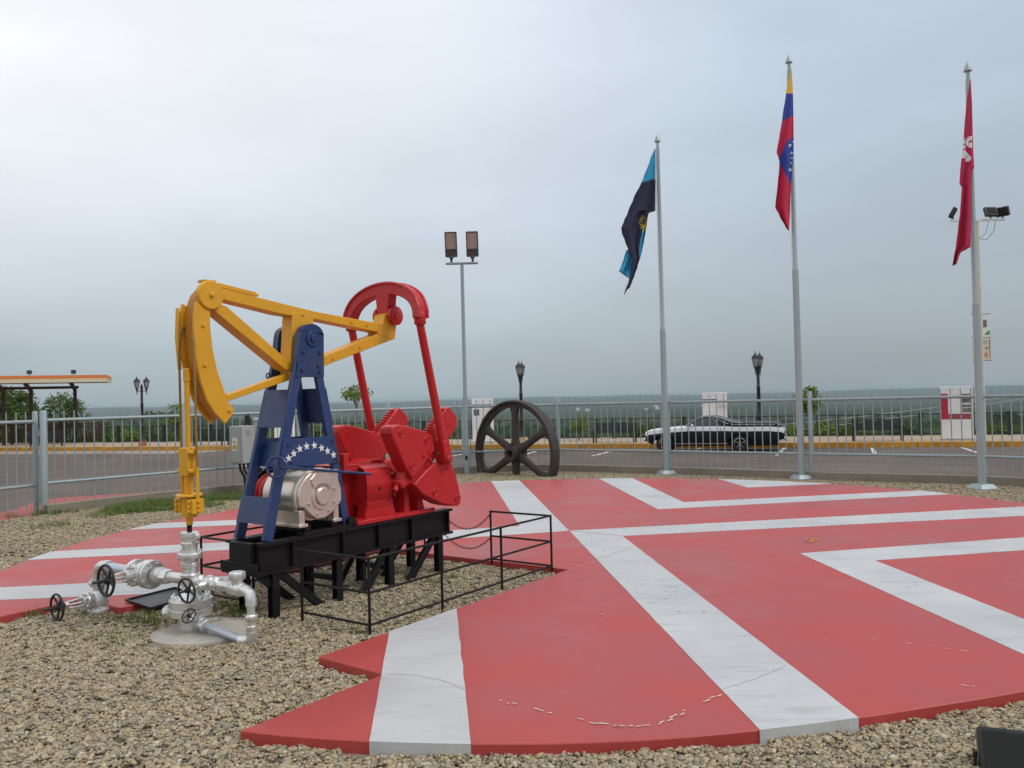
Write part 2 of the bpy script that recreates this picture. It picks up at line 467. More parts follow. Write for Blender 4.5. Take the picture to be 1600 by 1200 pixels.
def tag(o, label=None, cat=None, group=None, kind=None):
    if label: o['label'] = label
    if cat: o['category'] = cat
    if group: o['group'] = group
    if kind: o['kind'] = kind
    return o
def thing(name, label, cat, loc=(0, 0, 0), rotz=0.0, group=None):
    o = bpy.data.objects.new(name, None)
    o.empty_display_size = 0.2
    COL.objects.link(o)
    o.location = loc; o.rotation_euler = (0, 0, rotz)
    return tag(o, label, cat, group)
def copy_tree(o, parent=None):
    c = o.copy(); COL.objects.link(c)
    if parent is not None: c.parent = parent
    for ch in list(o.children):
        copy_tree(ch, c)
    return c
def part_of(name, shape, m, parent, **k):
    return shape.build(name, m, parent, **k)
def inside(poly, x, y):
    r = False; n_ = len(poly); j = n_ - 1
    for i in range(n_):
        xi, yi = poly[i][0], poly[i][1]; xj, yj = poly[j][0], poly[j][1]
        if (yi > y) != (yj > y) and x < (xj - xi) * (y - yi) / (yj - yi) + xi:
            r = not r
        j = i
    return r

# ================================================================== THE SETTING
def proj(q):
    q = Vector(q) - Vector((0, 0, CAMH))
    a = q.dot(fwd)
    return (800 + F * q.dot(rt) / a, 600 - F * q.dot(up) / a)
KD = Vector((0.946, -0.3235)); KD.normalize()        # direction of the far kerb
KN = Vector((-KD.y, KD.x))                           # away from the plaza
K0 = Vector((0.0, 36.4))
def KP(a, t, z=0.0):                                 # a along the far kerb, t beyond it
    q = K0 + KD * a + KN * t
    return Vector((q.x, q.y, z))
def kt(x, y):
    return (Vector((x, y)) - K0).dot(KN)
def ka(x, y):
    return (Vector((x, y)) - K0).dot(KD)
def road_z(t):
    q = min(1.0, max(0.0, (-t - 3.0) / 12.0))
    return -0.40 + 0.35 * q * q * (3 - 2 * q)

# ---- wide ground sheet to the horizon
def canopy_z(u, az, r):
    z = -1.0 - 48.0 * (1 - math.exp(-u / 870.0))
    a = math.degrees(az)
    z += 19.0 * math.exp(-((a + 22.5) / 6.0) ** 2) * math.exp(-((r - 900.0) / 330.0) ** 2)
    z += 9.0 * math.exp(-((a + 12.0) / 7.0) ** 2) * math.exp(-((r - 1200.0) / 400.0) ** 2)
    far = min(1.0, max(0.0, (r - 6500.0) / 3500.0))
    z += far * (50.0 + 9.0 * math.sin(a * 0.23 + 1.0) + 5.0 * math.sin(a * 0.9))
    return z
b = MB()
rings = [0.0, 20, 60, 150, 400, 900, 1800, 3500, 6500, 10000, 15000]
na = 72
vs = []
for r in rings:
    for k in range(na):
        az = -math.pi + 2 * math.pi * k / na
        x = r * math.sin(az); y = r * math.cos(az)
        u = kt(x, y) - 4.6
        z = -0.9
        if u > 0:
            z = -0.9 - 50.0 * (1 - math.exp(-u / 600.0)) - 6.0
            if r > 6500: z = -52.0
            if r > 9000: z = -30.0
        vs.append((x, y, z))
fs = []
for i in range(len(rings) - 1):
    for k in range(na):
        k2 = (k + 1) % na
        fs.append((i * na + k, i * na + k2, (i + 1) * na + k2, (i + 1) * na + k))
b.add(vs, fs)
mat('terrain', (0.07, 0.085, 0.035), 0.95, var=0.3, vscale=0.02)
tag(b.build('terrain', 'terrain'), 'rolling green lowland reaching to the hazy horizon', 'terrain', kind='structure')

# ---- forest over the slope and the plain: one canopy surface
def forest_material():
    m = bpy.data.materials.new('forest'); m.use_nodes = True
    N = m.node_tree.nodes; L = m.node_tree.links; bs = N['Principled BSDF']
    t = N.new('ShaderNodeTexCoord')
    def noi(s_, d_):
        q = N.new('ShaderNodeTexNoise'); q.inputs['Scale'].default_value = s_; q.inputs['Detail'].default_value = d_; q.inputs['Roughness'].default_value = 0.65
        L.new(t.outputs['Object'], q.inputs['Vector']); return q
    a = noi(0.085, 6); c = noi(0.004, 6); e_ = noi(0.014, 5)
    r = N.new('ShaderNodeValToRGB'); r.color_ramp.elements[0].position = 0.33; r.color_ramp.elements[1].position = 0.68
    r.color_ramp.elements[0].color = (0.006, 0.014, 0.006, 1); r.color_ramp.elements[1].color = (0.048, 0.078, 0.024, 1)
    L.new(a.outputs['Fac'], r.inputs['Fac'])
    r2 = N.new('ShaderNodeMapRange'); r2.inputs['From Min'].default_value = 0.56; r2.inputs['From Max'].default_value = 0.68; r2.inputs['To Max'].default_value = 0.7
    L.new(c.outputs['Fac'], r2.inputs['Value'])
    mi = N.new('ShaderNodeMixRGB'); mi.inputs['Color2'].default_value = (0.085, 0.105, 0.045, 1)
    L.new(r2.outputs[0], mi.inputs['Fac']); L.new(r.outputs[0], mi.inputs['Color1'])
    mu = N.new('ShaderNodeMixRGB'); mu.blend_type = 'MULTIPLY'; mu.inputs['Fac'].default_value = 0.8
    g2 = N.new('ShaderNodeMapRange'); g2.inputs['From Min'].default_value = 0.3; g2.inputs['From Max'].default_value = 0.7; g2.inputs['To Min'].default_value = 0.35; g2.inputs['To Max'].default_value = 1.5
    L.new(e_.outputs['Fac'], g2.inputs['Value']); L.new(mi.outputs[0], mu.inputs['Color1']); L.new(g2.outputs[0], mu.inputs['Color2'])
    L.new(mu.outputs[0], bs.inputs['Base Color'])
    bs.inputs['Roughness'].default_value = 0.9; bs.inputs['Specular IOR Level'].default_value = 0.1
    MAT['forest'] = m
forest_material()
NA, NU = 640, 300
vs = []
for j in range(NU):
    u = 1.2 * (12500.0 / 1.2) ** (j / (NU - 1.0))
    for i in range(NA):
        az = R(-47 + 94.0 * i / (NA - 1))
        r = ((4.6 + u) / KN.y + K0.y) / (math.cos(az) + 0.342 * math.sin(az))
        x = r * math.sin(az); y = r * math.cos(az)
        z = canopy_z(u, az, r)
        g = min(1.0, 0.10 + u / 220.0)
        if r < 5000:
            z += g * (4.6 * noise.noise((x / 7.5, y / 7.5, 0.3)) + 2.2 * noise.noise((x / 2.6, y / 2.6, 4.0)))
        z += g * (4.5 * noise.noise((x / 28.0, y / 28.0, 7.0)) + 5.0 * noise.noise((x / 160.0, y / 160.0, 1.0)))
        if r > 1500: z += 7.0 * noise.noise((x / 600.0, y / 600.0, 2.0))
        if u < 30: z -= 0.5 * (1 - u / 30.0)
        vs.append((x, y, z))
fs = [(j * NA + i, j * NA + i + 1, (j + 1) * NA + i + 1, (j + 1) * NA + i) for j in range(NU - 1) for i in range(NA - 1)]
b = MB(); b.add(vs, fs)
tag(b.build('forest', 'forest', smooth=0), 'dense green forest covering the slope and valley beyond the black railing', 'forest', kind='stuff')

# ---- car park asphalt
b = MB(); vs = []; fs = []
ts = [0, -1, -2, -3, -4, -6, -8, -10, -12, -14, -15.5, -20, -30, -45]
As = [-75 + 5 * i for i in range(31)]
for t in ts:
    for a in As:
        q = KP(a, t); vs.append((q.x, q.y, road_z(t)))
w_ = len(As)
fs = [(j * w_ + i, j * w_ + i + 1, (j + 1) * w_ + i + 1, (j + 1) * w_ + i) for j in range(len(ts) - 1) for i in range(w_ - 1)]
b.add(vs, fs)
road = tag(b.build('road', 'asphalt'), 'worn grey asphalt car park between the grey fence and the yellow kerb', 'road', kind='structure')
# a paler cement strip along the gutter and short white bay lines
b = MB(); vs = []; fs = []
for a in As[:13]:
    for t in (-0.02, -2.4):
        q = KP(a, t, -0.396 + (0.0 if t > -1 else 0.0)); vs.append(tuple(q))
fs = [(2 * i, 2 * i + 1, 2 * i + 3, 2 * i + 2) for i in range(12)]
b.add(vs, fs)
mat('gutter', (0.30, 0.25, 0.19), 0.9, var=0.2, vscale=0.7, dirt=(0.12, 0.10, 0.085), dirt_amt=0.8, dirt_scale=0.5)
b.build('gutter_strip', 'gutter', road)
def bay_line(p1, p2, wd=0.13):
    a = G(*p1, -0.396); c = G(*p2, -0.396)
    d = (c - a).normalized(); s_ = Vector((-d.y, d.x, 0)) * wd / 2
    def zz(q): return Vector((q.x, q.y, road_z(kt(q.x, q.y)) + 0.004))
    m_ = 4; vs = []
    for i in range(m_ + 1):
        q = a.lerp(c, i / m_); vs += [zz(q - s_), zz(q + s_)]
    bb_ = MB(); bb_.add(vs, [(2 * i, 2 * i + 1, 2 * i + 3, 2 * i + 2) for i in range(m_)])
    bb_.build('bay_line', 'line_white', road)
for p1, p2 in (((1228, 697), (1214, 712)), ((1098, 699), (1080, 706)), ((1363, 700), (1368, 711)), ((1502, 699), (1530, 708)), ((757, 703), (690, 716)), ((958, 704), (925, 713)), ((845, 703), (800, 716))):
    bay_line(p1, p2)

# ---- far pavement with its yellow kerb
b = MB()
q = [KP(-75, -0.0, 0), KP(75, -0.0, 0), KP(75, 4.9, 0), KP(-75, 4.9, 0)]
b.prism([(p.x, p.y) for p in [KP(-75, 0.17), KP(75, 0.17), KP(75, 4.9), KP(-75, 4.9)]], 'z', -0.9, -0.2)
side = tag(b.build('sidewalk', 'paving'), 'tan paved walkway behind the yellow kerb', 'pavement', kind='structure')
b = MB()
kerb_root = tag(thing('kerb', 'yellow painted kerb edging the car park', 'kerb'), kind='structure')
for i in range(60):
    a0 = -60 + 2.0 * i
    s_ = MB()
    p0, p1 = KP(a0 + 0.006, 0.085), KP(a0 + 1.994, 0.085)
    s_.bar((p0.x, p0.y, -0.32), (p1.x, p1.y, -0.32), 0.19, 0.262)
    s_.build('kerb_stone', 'kerb_yellow', kerb_root, bevel=0.02)

# ---- circular painted platform (slab) with its pit for the pump
AX = Vector((-2.03, 6.97)); E_ = Vector((0.5832, 0.8123)); E_.normalize(); N_ = Vector((-E_.y, E_.x))
ROTP = math.atan2(E_.y, E_.x)
def SP(s, p, z=0.0):
    q = AX + E_ * s + N_ * p
    return Vector((q.x, q.y, z))
ZT = 0.08
C0 = Vector((0.69, 10.75))
trace = [(370, 1143), (578, 1158), (736, 1163), (940, 1160), (1188, 1142), (1335, 1118), (1600, 1078),
         (1600, 784), (1490, 772), (1300, 756), (1123, 749), (988, 747), (935, 748), (812, 751), (767, 752),
         (390, 793), (245, 818), (200, 828), (82, 862), (48, 875), (0, 890)]
tab = []
for p in trace:
    q = G(*p, ZT); d = Vector((q.x, q.y)) - C0
    tab.append((math.atan2(d.y, d.x) % (2 * math.pi), d.length))
tab.append((R(355), 6.7)); tab.append((R(330), 6.6)); tab.append((R(20), 6.75))
tab.sort()
def rad(a):
    a %= 2 * math.pi
    def lin(a):
        a %= 2 * math.pi
        for i in range(len(tab)):
            a0, r0 = tab[i]; a1, r1 = tab[(i + 1) % len(tab)]
            if i == len(tab) - 1: a1 += 2 * math.pi
            aa = a if a >= a0 or i < len(tab) - 1 else a + 2 * math.pi
            if a0 <= aa <= a1: return r0 + (r1 - r0) * (aa - a0) / max(1e-6, a1 - a0)
        a0, r0 = tab[-1]; a1, r1 = tab[0]
        return r0 + (r1 - r0) * ((a + 2 * math.pi - a0) / (a1 + 2 * math.pi - a0))
    return sum(lin(a + R(k)) for k in (-6, -4, -2, 0, 2, 4, 6)) / 7.0
def ang(q):
    return math.atan2(q.y - C0.y, q.x - C0.x) % (2 * math.pi)
def arc(a0, a1, n_, off=0.0):
    if a1 < a0: a1 += 2 * math.pi
    return [(C0.x + (rad(a) + off) * math.cos(a), C0.y + (rad(a) + off) * math.sin(a)) for a in [a0 + (a1 - a0) * i / n_ for i in range(n_ + 1)]]
T1 = SP(-1.78, -1.93); T2 = SP(-1.78, 1.95)
out = [(x + 0.004 * noise.noise((x * 3.1, y * 3.1, 0.0)), y + 0.004 * noise.noise((x * 3.1, y * 3.1, 5.0))) for x, y in arc(ang(T1), ang(T2), 320)]
PIT_PTS = [SP(-0.64, 1.92), SP(-0.62, 1.28), SP(2.58, 1.27), SP(2.61, -1.26), SP(-0.65, -1.29), SP(-0.68, -1.93)]
out += [(q.x, q.y) for q in PIT_PTS]
b = MB(); b.prism(out, 'z', -0.06, ZT)
plat = tag(b.build('painted_platform', 'floor_red', bevel=0.006), 'raised round concrete platform painted red with white stripes', 'platform', kind='structure')
PLAT = out
def stripe(pts):
    # pts: (px, py, on_edge)
    res = []
    n_ = len(pts)
    P = []
    for (x, y, ed) in pts:
        q = G(x, y, ZT) if y is not None else x
        if ed:
            a = ang(q); q = Vector((C0.x + (rad(a) + 0.009) * math.cos(a), C0.y + (rad(a) + 0.009) * math.sin(a), 0))
        P.append((q, ed))
    for i in range(n_):
        q, ed = P[i]; q2, ed2 = P[(i + 1) % n_]
        res.append((q.x, q.y))
        if ed and ed2:
            a0, a1 = ang(q), ang(q2)
            d = (a1 - a0 + math.pi) % (2 * math.pi) - math.pi
            for k in range(1, 8):
                a = a0 + d * k / 8.0; r = rad(a) + 0.009
                res.append((C0.x + r * math.cos(a), C0.y + r * math.sin(a)))
    # hand-painted edges waver a few millimetres
    rj = random.Random(int(abs(res[0][0]) * 1000)); wav = []
    for i in range(len(res)):
        a_ = Vector(res[i]); c_ = Vector(res[(i + 1) % len(res)]); L_ = (c_ - a_).length
        wav.append((a_.x, a_.y))
        k_ = int(L_ / 0.12)
        if k_ > 1 and L_ > 0.9:
            nn = Vector((-(c_ - a_).y, (c_ - a_).x)) / L_
            for k in range(1, k_):
                q_ = a_.lerp(c_, k / k_) + nn * (0.006 * noise.noise((k * 0.55, rj.random() * 0.3 + i, 2.0)))
                wav.append((q_.x, q_.y))
    s_ = MB(); s_.prism(wav, 'z', 0.0, ZT + 0.004)
    s_.build('stripe', 'floor_white', plat, smooth=0)
n4 = N_ * 0.004
def SPx(s, p): return SP(s, p, ZT)
stripe([(SPx(0.04, -1.284), None, 0), (SPx(0.83, -1.284), None, 0), (736, 1163, 1), (578, 1158, 1)])
stripe([(890, 830, 0), (973, 838, 0), (1335, 1118, 1), (1188, 1142, 1)])
stripe([(890.5, 829.5, 0), (Vector((7.23, 11.88)), None, 1), (Vector((7.3, 11.15)), None, 1), (974, 837.6, 0)])
stripe([(1250, 865, 0), (1600, 840, 0), (Vector((7.15, 9.95)), None, 1), (Vector((7.0, 9.3)), None, 1), (1600, 860, 0), (1367, 876, 0), (1600, 968, 0), (Vector((4.4, 5.2)), None, 1), (Vector((3.9, 4.9)), None, 1), (1600, 1023, 0)])
stripe([(935, 748, 1), (1028, 796, 0), (1490, 772, 1), (1435, 767, 1), (1068, 785, 0), (988, 747, 1)])
stripe([(1123, 749, 1), (1168, 762, 0), (1300, 756, 1)])
stripe([(767, 752, 1), (812, 822, 0), (706, 829, 0), (48 + 34, 862, 1), (48, 875, 1), (706, 842, 0), (889, 829.6, 0), (812, 751, 1)])
stripe([(200, 828, 1), (383, 820, 0), (SPx(4.45, 3.0), None, 0), (SPx(6.9, 5.8), None, 1), (SPx(6.3, 6.3), None, 1), (SPx(4.45, 3.75), None, 0), (383, 812, 0), (245, 818, 1)])
stripe([(SPx(0.03, 1.274), None, 0), (SPx(0.92, 1.274), None, 0), (SPx(-0.85, 3.2), None, 0), (SPx(-1.35, 3.6), None, 1), (SPx(-1.7, 3.0), None, 1), (SPx(-1.03, 2.55), None, 0)])
# chips in the paint along old slab cracks, and the hairline joint
chip = MB()
def chips(pl, dens, seed, wd=0.012):
    rr = random.Random(seed)
    P = [G(x, y, ZT) for x, y in pl]
    for i in range(len(P) - 1):
        L = (P[i + 1] - P[i]).length; d = (P[i + 1] - P[i]).normalized(); s_ = Vector((-d.y, d.x, 0))
        t = 0.0
        while t < L:
            ln = rr.uniform(0.015, 0.07)
            if rr.random() < dens:
                c = P[i] + d * t + s_ * rr.uniform(-0.012, 0.012)
                vs = []
                for k in range(7):
                    a = 2 * math.pi * k / 7
                    q = c + d * (ln * 0.5 * math.cos(a) * rr.uniform(0.6, 1.2)) + s_ * (wd * 0.5 * math.sin(a) * rr.uniform(0.5, 1.5))
                    vs.append((q.x, q.y, ZT + 0.0045))
                chip.add(vs, [tuple(range(7))])
            t += ln * rr.uniform(0.7, 1.2)
chips([(778, 1094), (800, 1100), (865, 1115)], 0.8, 1)
chips([(890, 1121), (928, 1130), (965, 1136), (1015, 1134)], 0.65, 2)
chips([(1030, 1132), (1052, 1122), (1075, 1110)], 0.9, 3)
chips([(1100, 1097), (1125, 1087)], 0.8, 4)
chips([(1318, 995), (1400, 1003), (1470, 1012), (1550, 1025)], 0.3, 5)
chips([(887, 890), (908, 884), (930, 877)], 0.5, 6)
chips([(1500, 1070), (1525, 1075)], 0.4, 8)
tag(chip.build('paint_chip', 'paint_chip', plat), kind='stuff')
crk = MB()
def crack(pl, wd, seed):
    rr = random.Random(seed); P = []
    for i in range(len(pl) - 1):
        for k in range(10):
            t = k / 10.0
            q = G(pl[i][0] * (1 - t) + pl[i + 1][0] * t, pl[i][1] * (1 - t) + pl[i + 1][1] * t, ZT)
            P.append(q + Vector((rr.uniform(-.006, .006), rr.uniform(-.008, .008), 0)))
    vs = []
    for i, q in enumerate(P):
        d = (P[min(i + 1, len(P) - 1)] - P[max(0, i - 1)]).normalized(); s_ = Vector((-d.y, d.x, 0)) * wd * rr.uniform(0.25, 0.6)
        vs += [(q.x - s_.x, q.y - s_.y, ZT + 0.0052), (q.x + s_.x, q.y + s_.y, ZT + 0.0052)]
    crk.add(vs, [(2 * i, 2 * i + 1, 2 * i + 3, 2 * i + 2) for i in range(len(P) - 1)])
crack([(604, 1054), (650, 1056), (690, 1064), (730, 1080)], 0.005, 1)
crack([(1128, 1078), (1180, 1062), (1232, 1040)], 0.005, 2)
crack([(935, 873), (965, 864), (990, 855)], 0.010, 3)
scuff = MB()
rs_ = random.Random(21)
def scuffs(poly, n_):
    xs_ = [p[0] for p in poly]; ys_ = [p[1] for p in poly]; k = 0
    while k < n_:
        x = rs_.uniform(min(xs_), max(xs_)); y = rs_.uniform(min(ys_), max(ys_))
        if not inside(poly, x, y): continue
        k += 1
        c = G(x, y, ZT); ln = rs_.uniform(0.015, 0.05); wd = rs_.uniform(0.003, 0.008); a0 = rs_.uniform(-0.5, 0.5)
        d = Vector((math.cos(a0), math.sin(a0), 0)); e2 = Vector((-d.y, d.x, 0)); vs = []
        for j in range(8):
            a = 2 * math.pi * j / 8; q = c + d * (ln * math.cos(a) * rs_.uniform(0.5, 1.2)) + e2 * (wd * math.sin(a) * rs_.uniform(0.4, 1.4))
            vs.append((q.x, q.y, ZT + 0.0056))
        scuff.add(vs, [tuple(range(8))])
scuffs([(935, 858), (985, 858), (1075, 930), (1060, 960), (1000, 945)], 20)
scuffs([(1300, 872), (1365, 876), (1560, 955), (1500, 965)], 5)
mat('scuff', (0.40, 0.385, 0.37), 0.9, var=0.25, vscale=30)
tag(scuff.build('scuff', 'scuff', plat, smooth=0), kind='stuff')
mat('crack', (0.34, 0.31, 0.30), 0.95, var=0.3, vscale=20)
tag(crk.build('crack', 'crack', plat), kind='stuff')

# ---- kerb line of the perimeter
KPATH = [(-7.97, 14.23), (-7.26, 15.25), (-6.45, 16.2), (-5.48, 17.1), (-4.2, 18.2), (-2.75, 19.3), (-1.3, 20.1), (0.0, 20.25), (1.18, 20.0),
         (2.37, 19.25), (3.35, 18.65), (4.43, 17.95), (5.45, 17.15), (6.3, 16.45), (7.3, 15.85), (8.35, 15.2), (9.1, 14.5), (10.2, 13.1), (11.0, 11.3), (11.4, 9.0)]
def smooth_path(P, n_=4):
    r = []
    for i in range(len(P) - 1):
        p0 = Vector(P[max(0, i - 1)]); p1 = Vector(P[i]); p2 = Vector(P[i + 1]); p3 = Vector(P[min(len(P) - 1, i + 2)])
        for k in range(n_):
            t = k / n_
            r.append(0.5 * ((2 * p1) + (p2 - p0) * t + (2 * p0 - 5 * p1 + 4 * p2 - p3) * t * t + (3 * p1 - p0 - 3 * p2 + p3) * t ** 3))
    r.append(Vector(P[-1])); return r
KS = smooth_path(KPATH)
def offs(P, d):
    r = []
    for i in range(len(P)):
        t = (P[min(i + 1, len(P) - 1)] - P[max(0, i - 1)]).normalized()
        r.append(P[i] + Vector((-t.y, t.x)) * d)
    return r
KO = offs(KS, 0.15)
vs = []; fs = []
for a, c in zip(KS, KO):
    vs += [(a.x, a.y, -0.5), (a.x, a.y, 0.185), (c.x, c.y, 0.185), (c.x, c.y, -0.5)]
for i in range(len(KS) - 1):
    for k in range(4):
        fs.append((4 * i + k, 4 * i + (k + 1) % 4, 4 * i + 4 + (k + 1) % 4, 4 * i + 4 + k))
fs += [(0, 1, 2, 3), tuple(4 * (len(KS) - 1) + k for k in (3, 2, 1, 0))]
b = MB(); b.add(vs, fs)
tag(b.build('kerb_wall', 'concrete', bevel=0.012), 'low brown concrete kerb wall under the grey bar fence', 'wall')

# ---- gravel ground: base sheet + pebbles
GP = [(q.x + 0.02, q.y + 0.02) for q in KS] + [(11.6, 6), (11.4, -6), (-11.5, -6), (-11.5, 4), (-10.2, 10.2), (-8.75, 12.85), (-8.2, 13.9)]
b = MB(); b.prism(GP, 'z', -0.3, 0.012)
mat('gravel_bed', (0.20, 0.165, 0.11), 0.95, var=0.5, vscale=45, bump=1.0, bscale=45, dirt=(0.33, 0.29, 0.21), dirt_amt=0.9, dirt_scale=50)
tag(b.build('ground', 'gravel_bed'), 'gravel covered ground around the red platform', 'ground', kind='structure')

def gravel_mat():
    m = bpy.data.materials.new('pebble'); m.use_nodes = True
    N = m.node_tree.nodes; L = m.node_tree.links; bs = N['Principled BSDF']
    oi = N.new('ShaderNodeObjectInfo'); ge = N.new('ShaderNodeNewGeometry')
    ad = N.new('ShaderNodeMath'); ad.operation = 'ADD'; L.new(oi.outputs['Random'], ad.inputs[0]); L.new(ge.outputs['Random Per Island'], ad.inputs[1])
    fr = N.new('ShaderNodeMath'); fr.operation = 'FRACT'; L.new(ad.outputs[0], fr.inputs[0])
    r = N.new('ShaderNodeValToRGB'); r.color_ramp.interpolation = 'LINEAR'
    st = [(0.0, (0.13, 0.105, 0.075)), (0.12, (0.28, 0.228, 0.145)), (0.30, (0.40, 0.335, 0.215)), (0.45, (0.21, 0.175, 0.135)), (0.58, (0.43, 0.33, 0.165)),
          (0.70, (0.28, 0.245, 0.185)), (0.80, (0.48, 0.415, 0.295)), (0.88, (0.38, 0.245, 0.115)), (0.94, (0.145, 0.135, 0.12)), (1.0, (0.54, 0.48, 0.37))]
    while len(r.color_ramp.elements) < len(st): r.color_ramp.elements.new(0.5)
    for e1, (p, c) in zip(r.color_ramp.elements, st): e1.position = p; e1.color = (*c, 1)
    L.new(fr.outputs[0], r.inputs['Fac'])
    t = N.new('ShaderNodeTexCoord'); no = N.new('ShaderNodeTexNoise'); no.inputs['Scale'].default_value = 2.2; no.inputs['Detail'].default_value = 5
    L.new(t.outputs['Object'], no.inputs['Vector'])
    mr = N.new('ShaderNodeMapRange'); mr.inputs['From Min'].default_value = 0.3; mr.inputs['From Max'].default_value = 0.7; mr.inputs['To Min'].default_value = 0.85; mr.inputs['To Max'].default_value = 1.28
    L.new(no.outputs['Fac'], mr.inputs['Value'])
    s_ = N.new('ShaderNodeVectorMath'); s_.operation = 'SCALE'
    L.new(r.outputs[0], s_.inputs[0]); L.new(mr.outputs[0], s_.inputs['Scale']); L.new(s_.outputs[0], bs.inputs['Base Color'])
    bs.inputs['Roughness'].default_value = 0.7; bs.inputs['Specular IOR Level'].default_value = 0.35
    MAT['pebble'] = m
gravel_mat()
pebs = bpy.data.collections.new('pebble_shapes')      # shapes used by the scatter only
for k in range(9):                                    # each shape is a handful of pebbles
    bm = bmesh.new(); rr = random.Random(k)
    for j in range(7):
        r_ = bmesh.ops.create_icosphere(bm, subdivisions=1 if j > 1 else 2, radius=1.0)
        off = Vector((k * 7.1 + j, k * 3.3, j * 1.7))
        sx, sy, sz = rr.uniform(0.95, 1.4), rr.uniform(0.72, 1.0), rr.uniform(0.5, 0.8)
        sz0 = rr.choice((0.55, 0.7, 0.8, 0.9, 1.0, 1.2, 1.55))
        rot = Matrix.Rotation(rr.uniform(0, 6.28), 3, 'Z') @ Matrix.Rotation(rr.uniform(-0.5, 0.5), 3, 'X')
        a_ = 6.283 * j / 7 + rr.uniform(-0.4, 0.4); d_ = 0.0 if j == 0 else rr.uniform(1.3, 2.9)
        c_ = Vector((d_ * math.cos(a_), d_ * math.sin(a_), rr.uniform(-0.3, 0.5)))
        for v_ in r_['verts']:
            q = v_.co.copy(); s_ = 1 + 0.30 * noise.noise(q * 0.9 + off) + 0.12 * noise.noise(q * 2.3 + off)
            v_.co = (rot @ (Vector((q.x * sx, q.y * sy, q.z * sz)) * s_)) * sz0 + c_
    me = bpy.data.meshes.new('pebble'); bm.to_mesh(me); bm.free()
    me.polygons.foreach_set('use_smooth', [True] * len(me.polygons)); me.materials.append(MAT['pebble'])
    pebs.objects.link(bpy.data.objects.new('pebble', me))
# scatter area: cells of the gravel bed outside the slab
vs = []; fs = []; dens = []
CS = 0.14
def dist_seg_in(x, y):
    return inside(GP, x, y) and not inside(PLAT, x, y)
y = 2.6
while y < 20.6:
    x = -0.70 * y - 1.2
    while x < 0.70 * y + 1.2:
        if dist_seg_in(x, y) and (Vector((x, y)) - Vector((-2.47, 6.5))).length > 0.40:
            o = len(vs)
            vs += [(x - CS / 2, y - CS / 2, 0.02), (x + CS / 2, y - CS / 2, 0.02), (x + CS / 2, y + CS / 2, 0.02), (x - CS / 2, y + CS / 2, 0.02)]
            fs.append((o, o + 1, o + 2, o + 3))
            dens += [850.0 if y < 6.5 else (620.0 if y < 10 else 420.0)] * 4
        x += CS
    y += CS
me = bpy.data.meshes.new('gravel'); me.from_pydata(vs, [], fs)
at = me.attributes.new('dens', 'FLOAT', 'POINT'); at.data.foreach_set('value', dens)
grav = bpy.data.objects.new('gravel', me); COL.objects.link(grav)
tag(grav, 'loose tan and grey pebble gravel around the platform', 'gravel', kind='stuff')
ng = bpy.data.node_groups.new('scatter_pebbles', 'GeometryNodeTree')
ng.interface.new_socket('Geometry', in_out='INPUT', socket_type='NodeSocketGeometry')
ng.interface.new_socket('Geometry', in_out='OUTPUT', socket_type='NodeSocketGeometry')
gi = ng.nodes.new('NodeGroupInput'); go = ng.nodes.new('NodeGroupOutput')
dp = ng.nodes.new('GeometryNodeDistributePointsOnFaces'); dp.distribute_method = 'RANDOM'
na_ = ng.nodes.new('GeometryNodeInputNamedAttribute'); na_.data_type = 'FLOAT'; na_.inputs['Name'].default_value = 'dens'
ip = ng.nodes.new('GeometryNodeInstanceOnPoints')
ci = ng.nodes.new('GeometryNodeCollectionInfo'); ci.inputs['Collection'].default_value = pebs
ci.inputs['Separate Children'].default_value = True; ci.inputs['Reset Children'].default_value = True
rv = ng.nodes.new('FunctionNodeRandomValue'); rv.data_type = 'FLOAT_VECTOR'
rv.inputs[0].default_value = (-0.25, -0.25, 0); rv.inputs[1].default_value = (0.25, 0.25, 6.283)
rs = ng.nodes.new('FunctionNodeRandomValue'); rs.data_type = 'FLOAT'
rs.inputs['Min'].default_value = 0.0078; rs.inputs['Max'].default_value = 0.0140
sp = ng.nodes.new('GeometryNodeSetPosition')
rz = ng.nodes.new('FunctionNodeRandomValue'); rz.data_type = 'FLOAT_VECTOR'
rz.inputs[0].default_value = (0, 0, -0.004); rz.inputs[1].default_value = (0, 0, 0.009)
rz.inputs['Seed'].default_value = 5
lk = ng.links.new
lk(gi.outputs[0], dp.inputs['Mesh']); lk(na_.outputs['Attribute'], dp.inputs['Density'])
lk(dp.outputs['Points'], sp.inputs['Geometry']); lk(rz.outputs[0], sp.inputs['Offset'])
lk(sp.outputs[0], ip.inputs['Points']); lk(ci.outputs[0], ip.inputs['Instance'])
ip.inputs['Pick Instance'].default_value = True
lk(rv.outputs[0], ip.inputs['Rotation']); lk(rs.outputs[1], ip.inputs['Scale'])
lk(ip.outputs[0], go.inputs[0])
md = grav.modifiers.new('scatter', 'NODES'); md.node_group = ng

# ---- red painted apron outside the gate
def apron(pl, z):
    s_ = MB(); P = [G(x, y, z) for x, y in pl]
    return s_
s_ = MB()
P = [G(-25, 822, -0.03), G(0, 817, -0.02), G(30, 813, 0.0), G(70, 806.5, 0.0), G(78, 795, 0.0), G(180, 785, 0.0), G(284, 772, 0.0), G(276, 766.5, -0.02), G(150, 774, -0.02), G(90, 778, -0.02), G(57, 783, -0.02), G(45, 787, -0.02), G(25, 796, -0.02), G(0, 801, -0.02), G(-25, 806, -0.03)]
s_.add([(q.x, q.y, q.z) for q in P], [tuple(range(len(P)))])
floor_paint('ramp_red', (0.34, 0.065, 0.05), (0.24, 0.10, 0.075), 0.5, 0.7)
tag(s_.build('ramp', 'ramp_red', smooth=0), 'faded red painted ramp at the gate', 'ramp', kind='structure')

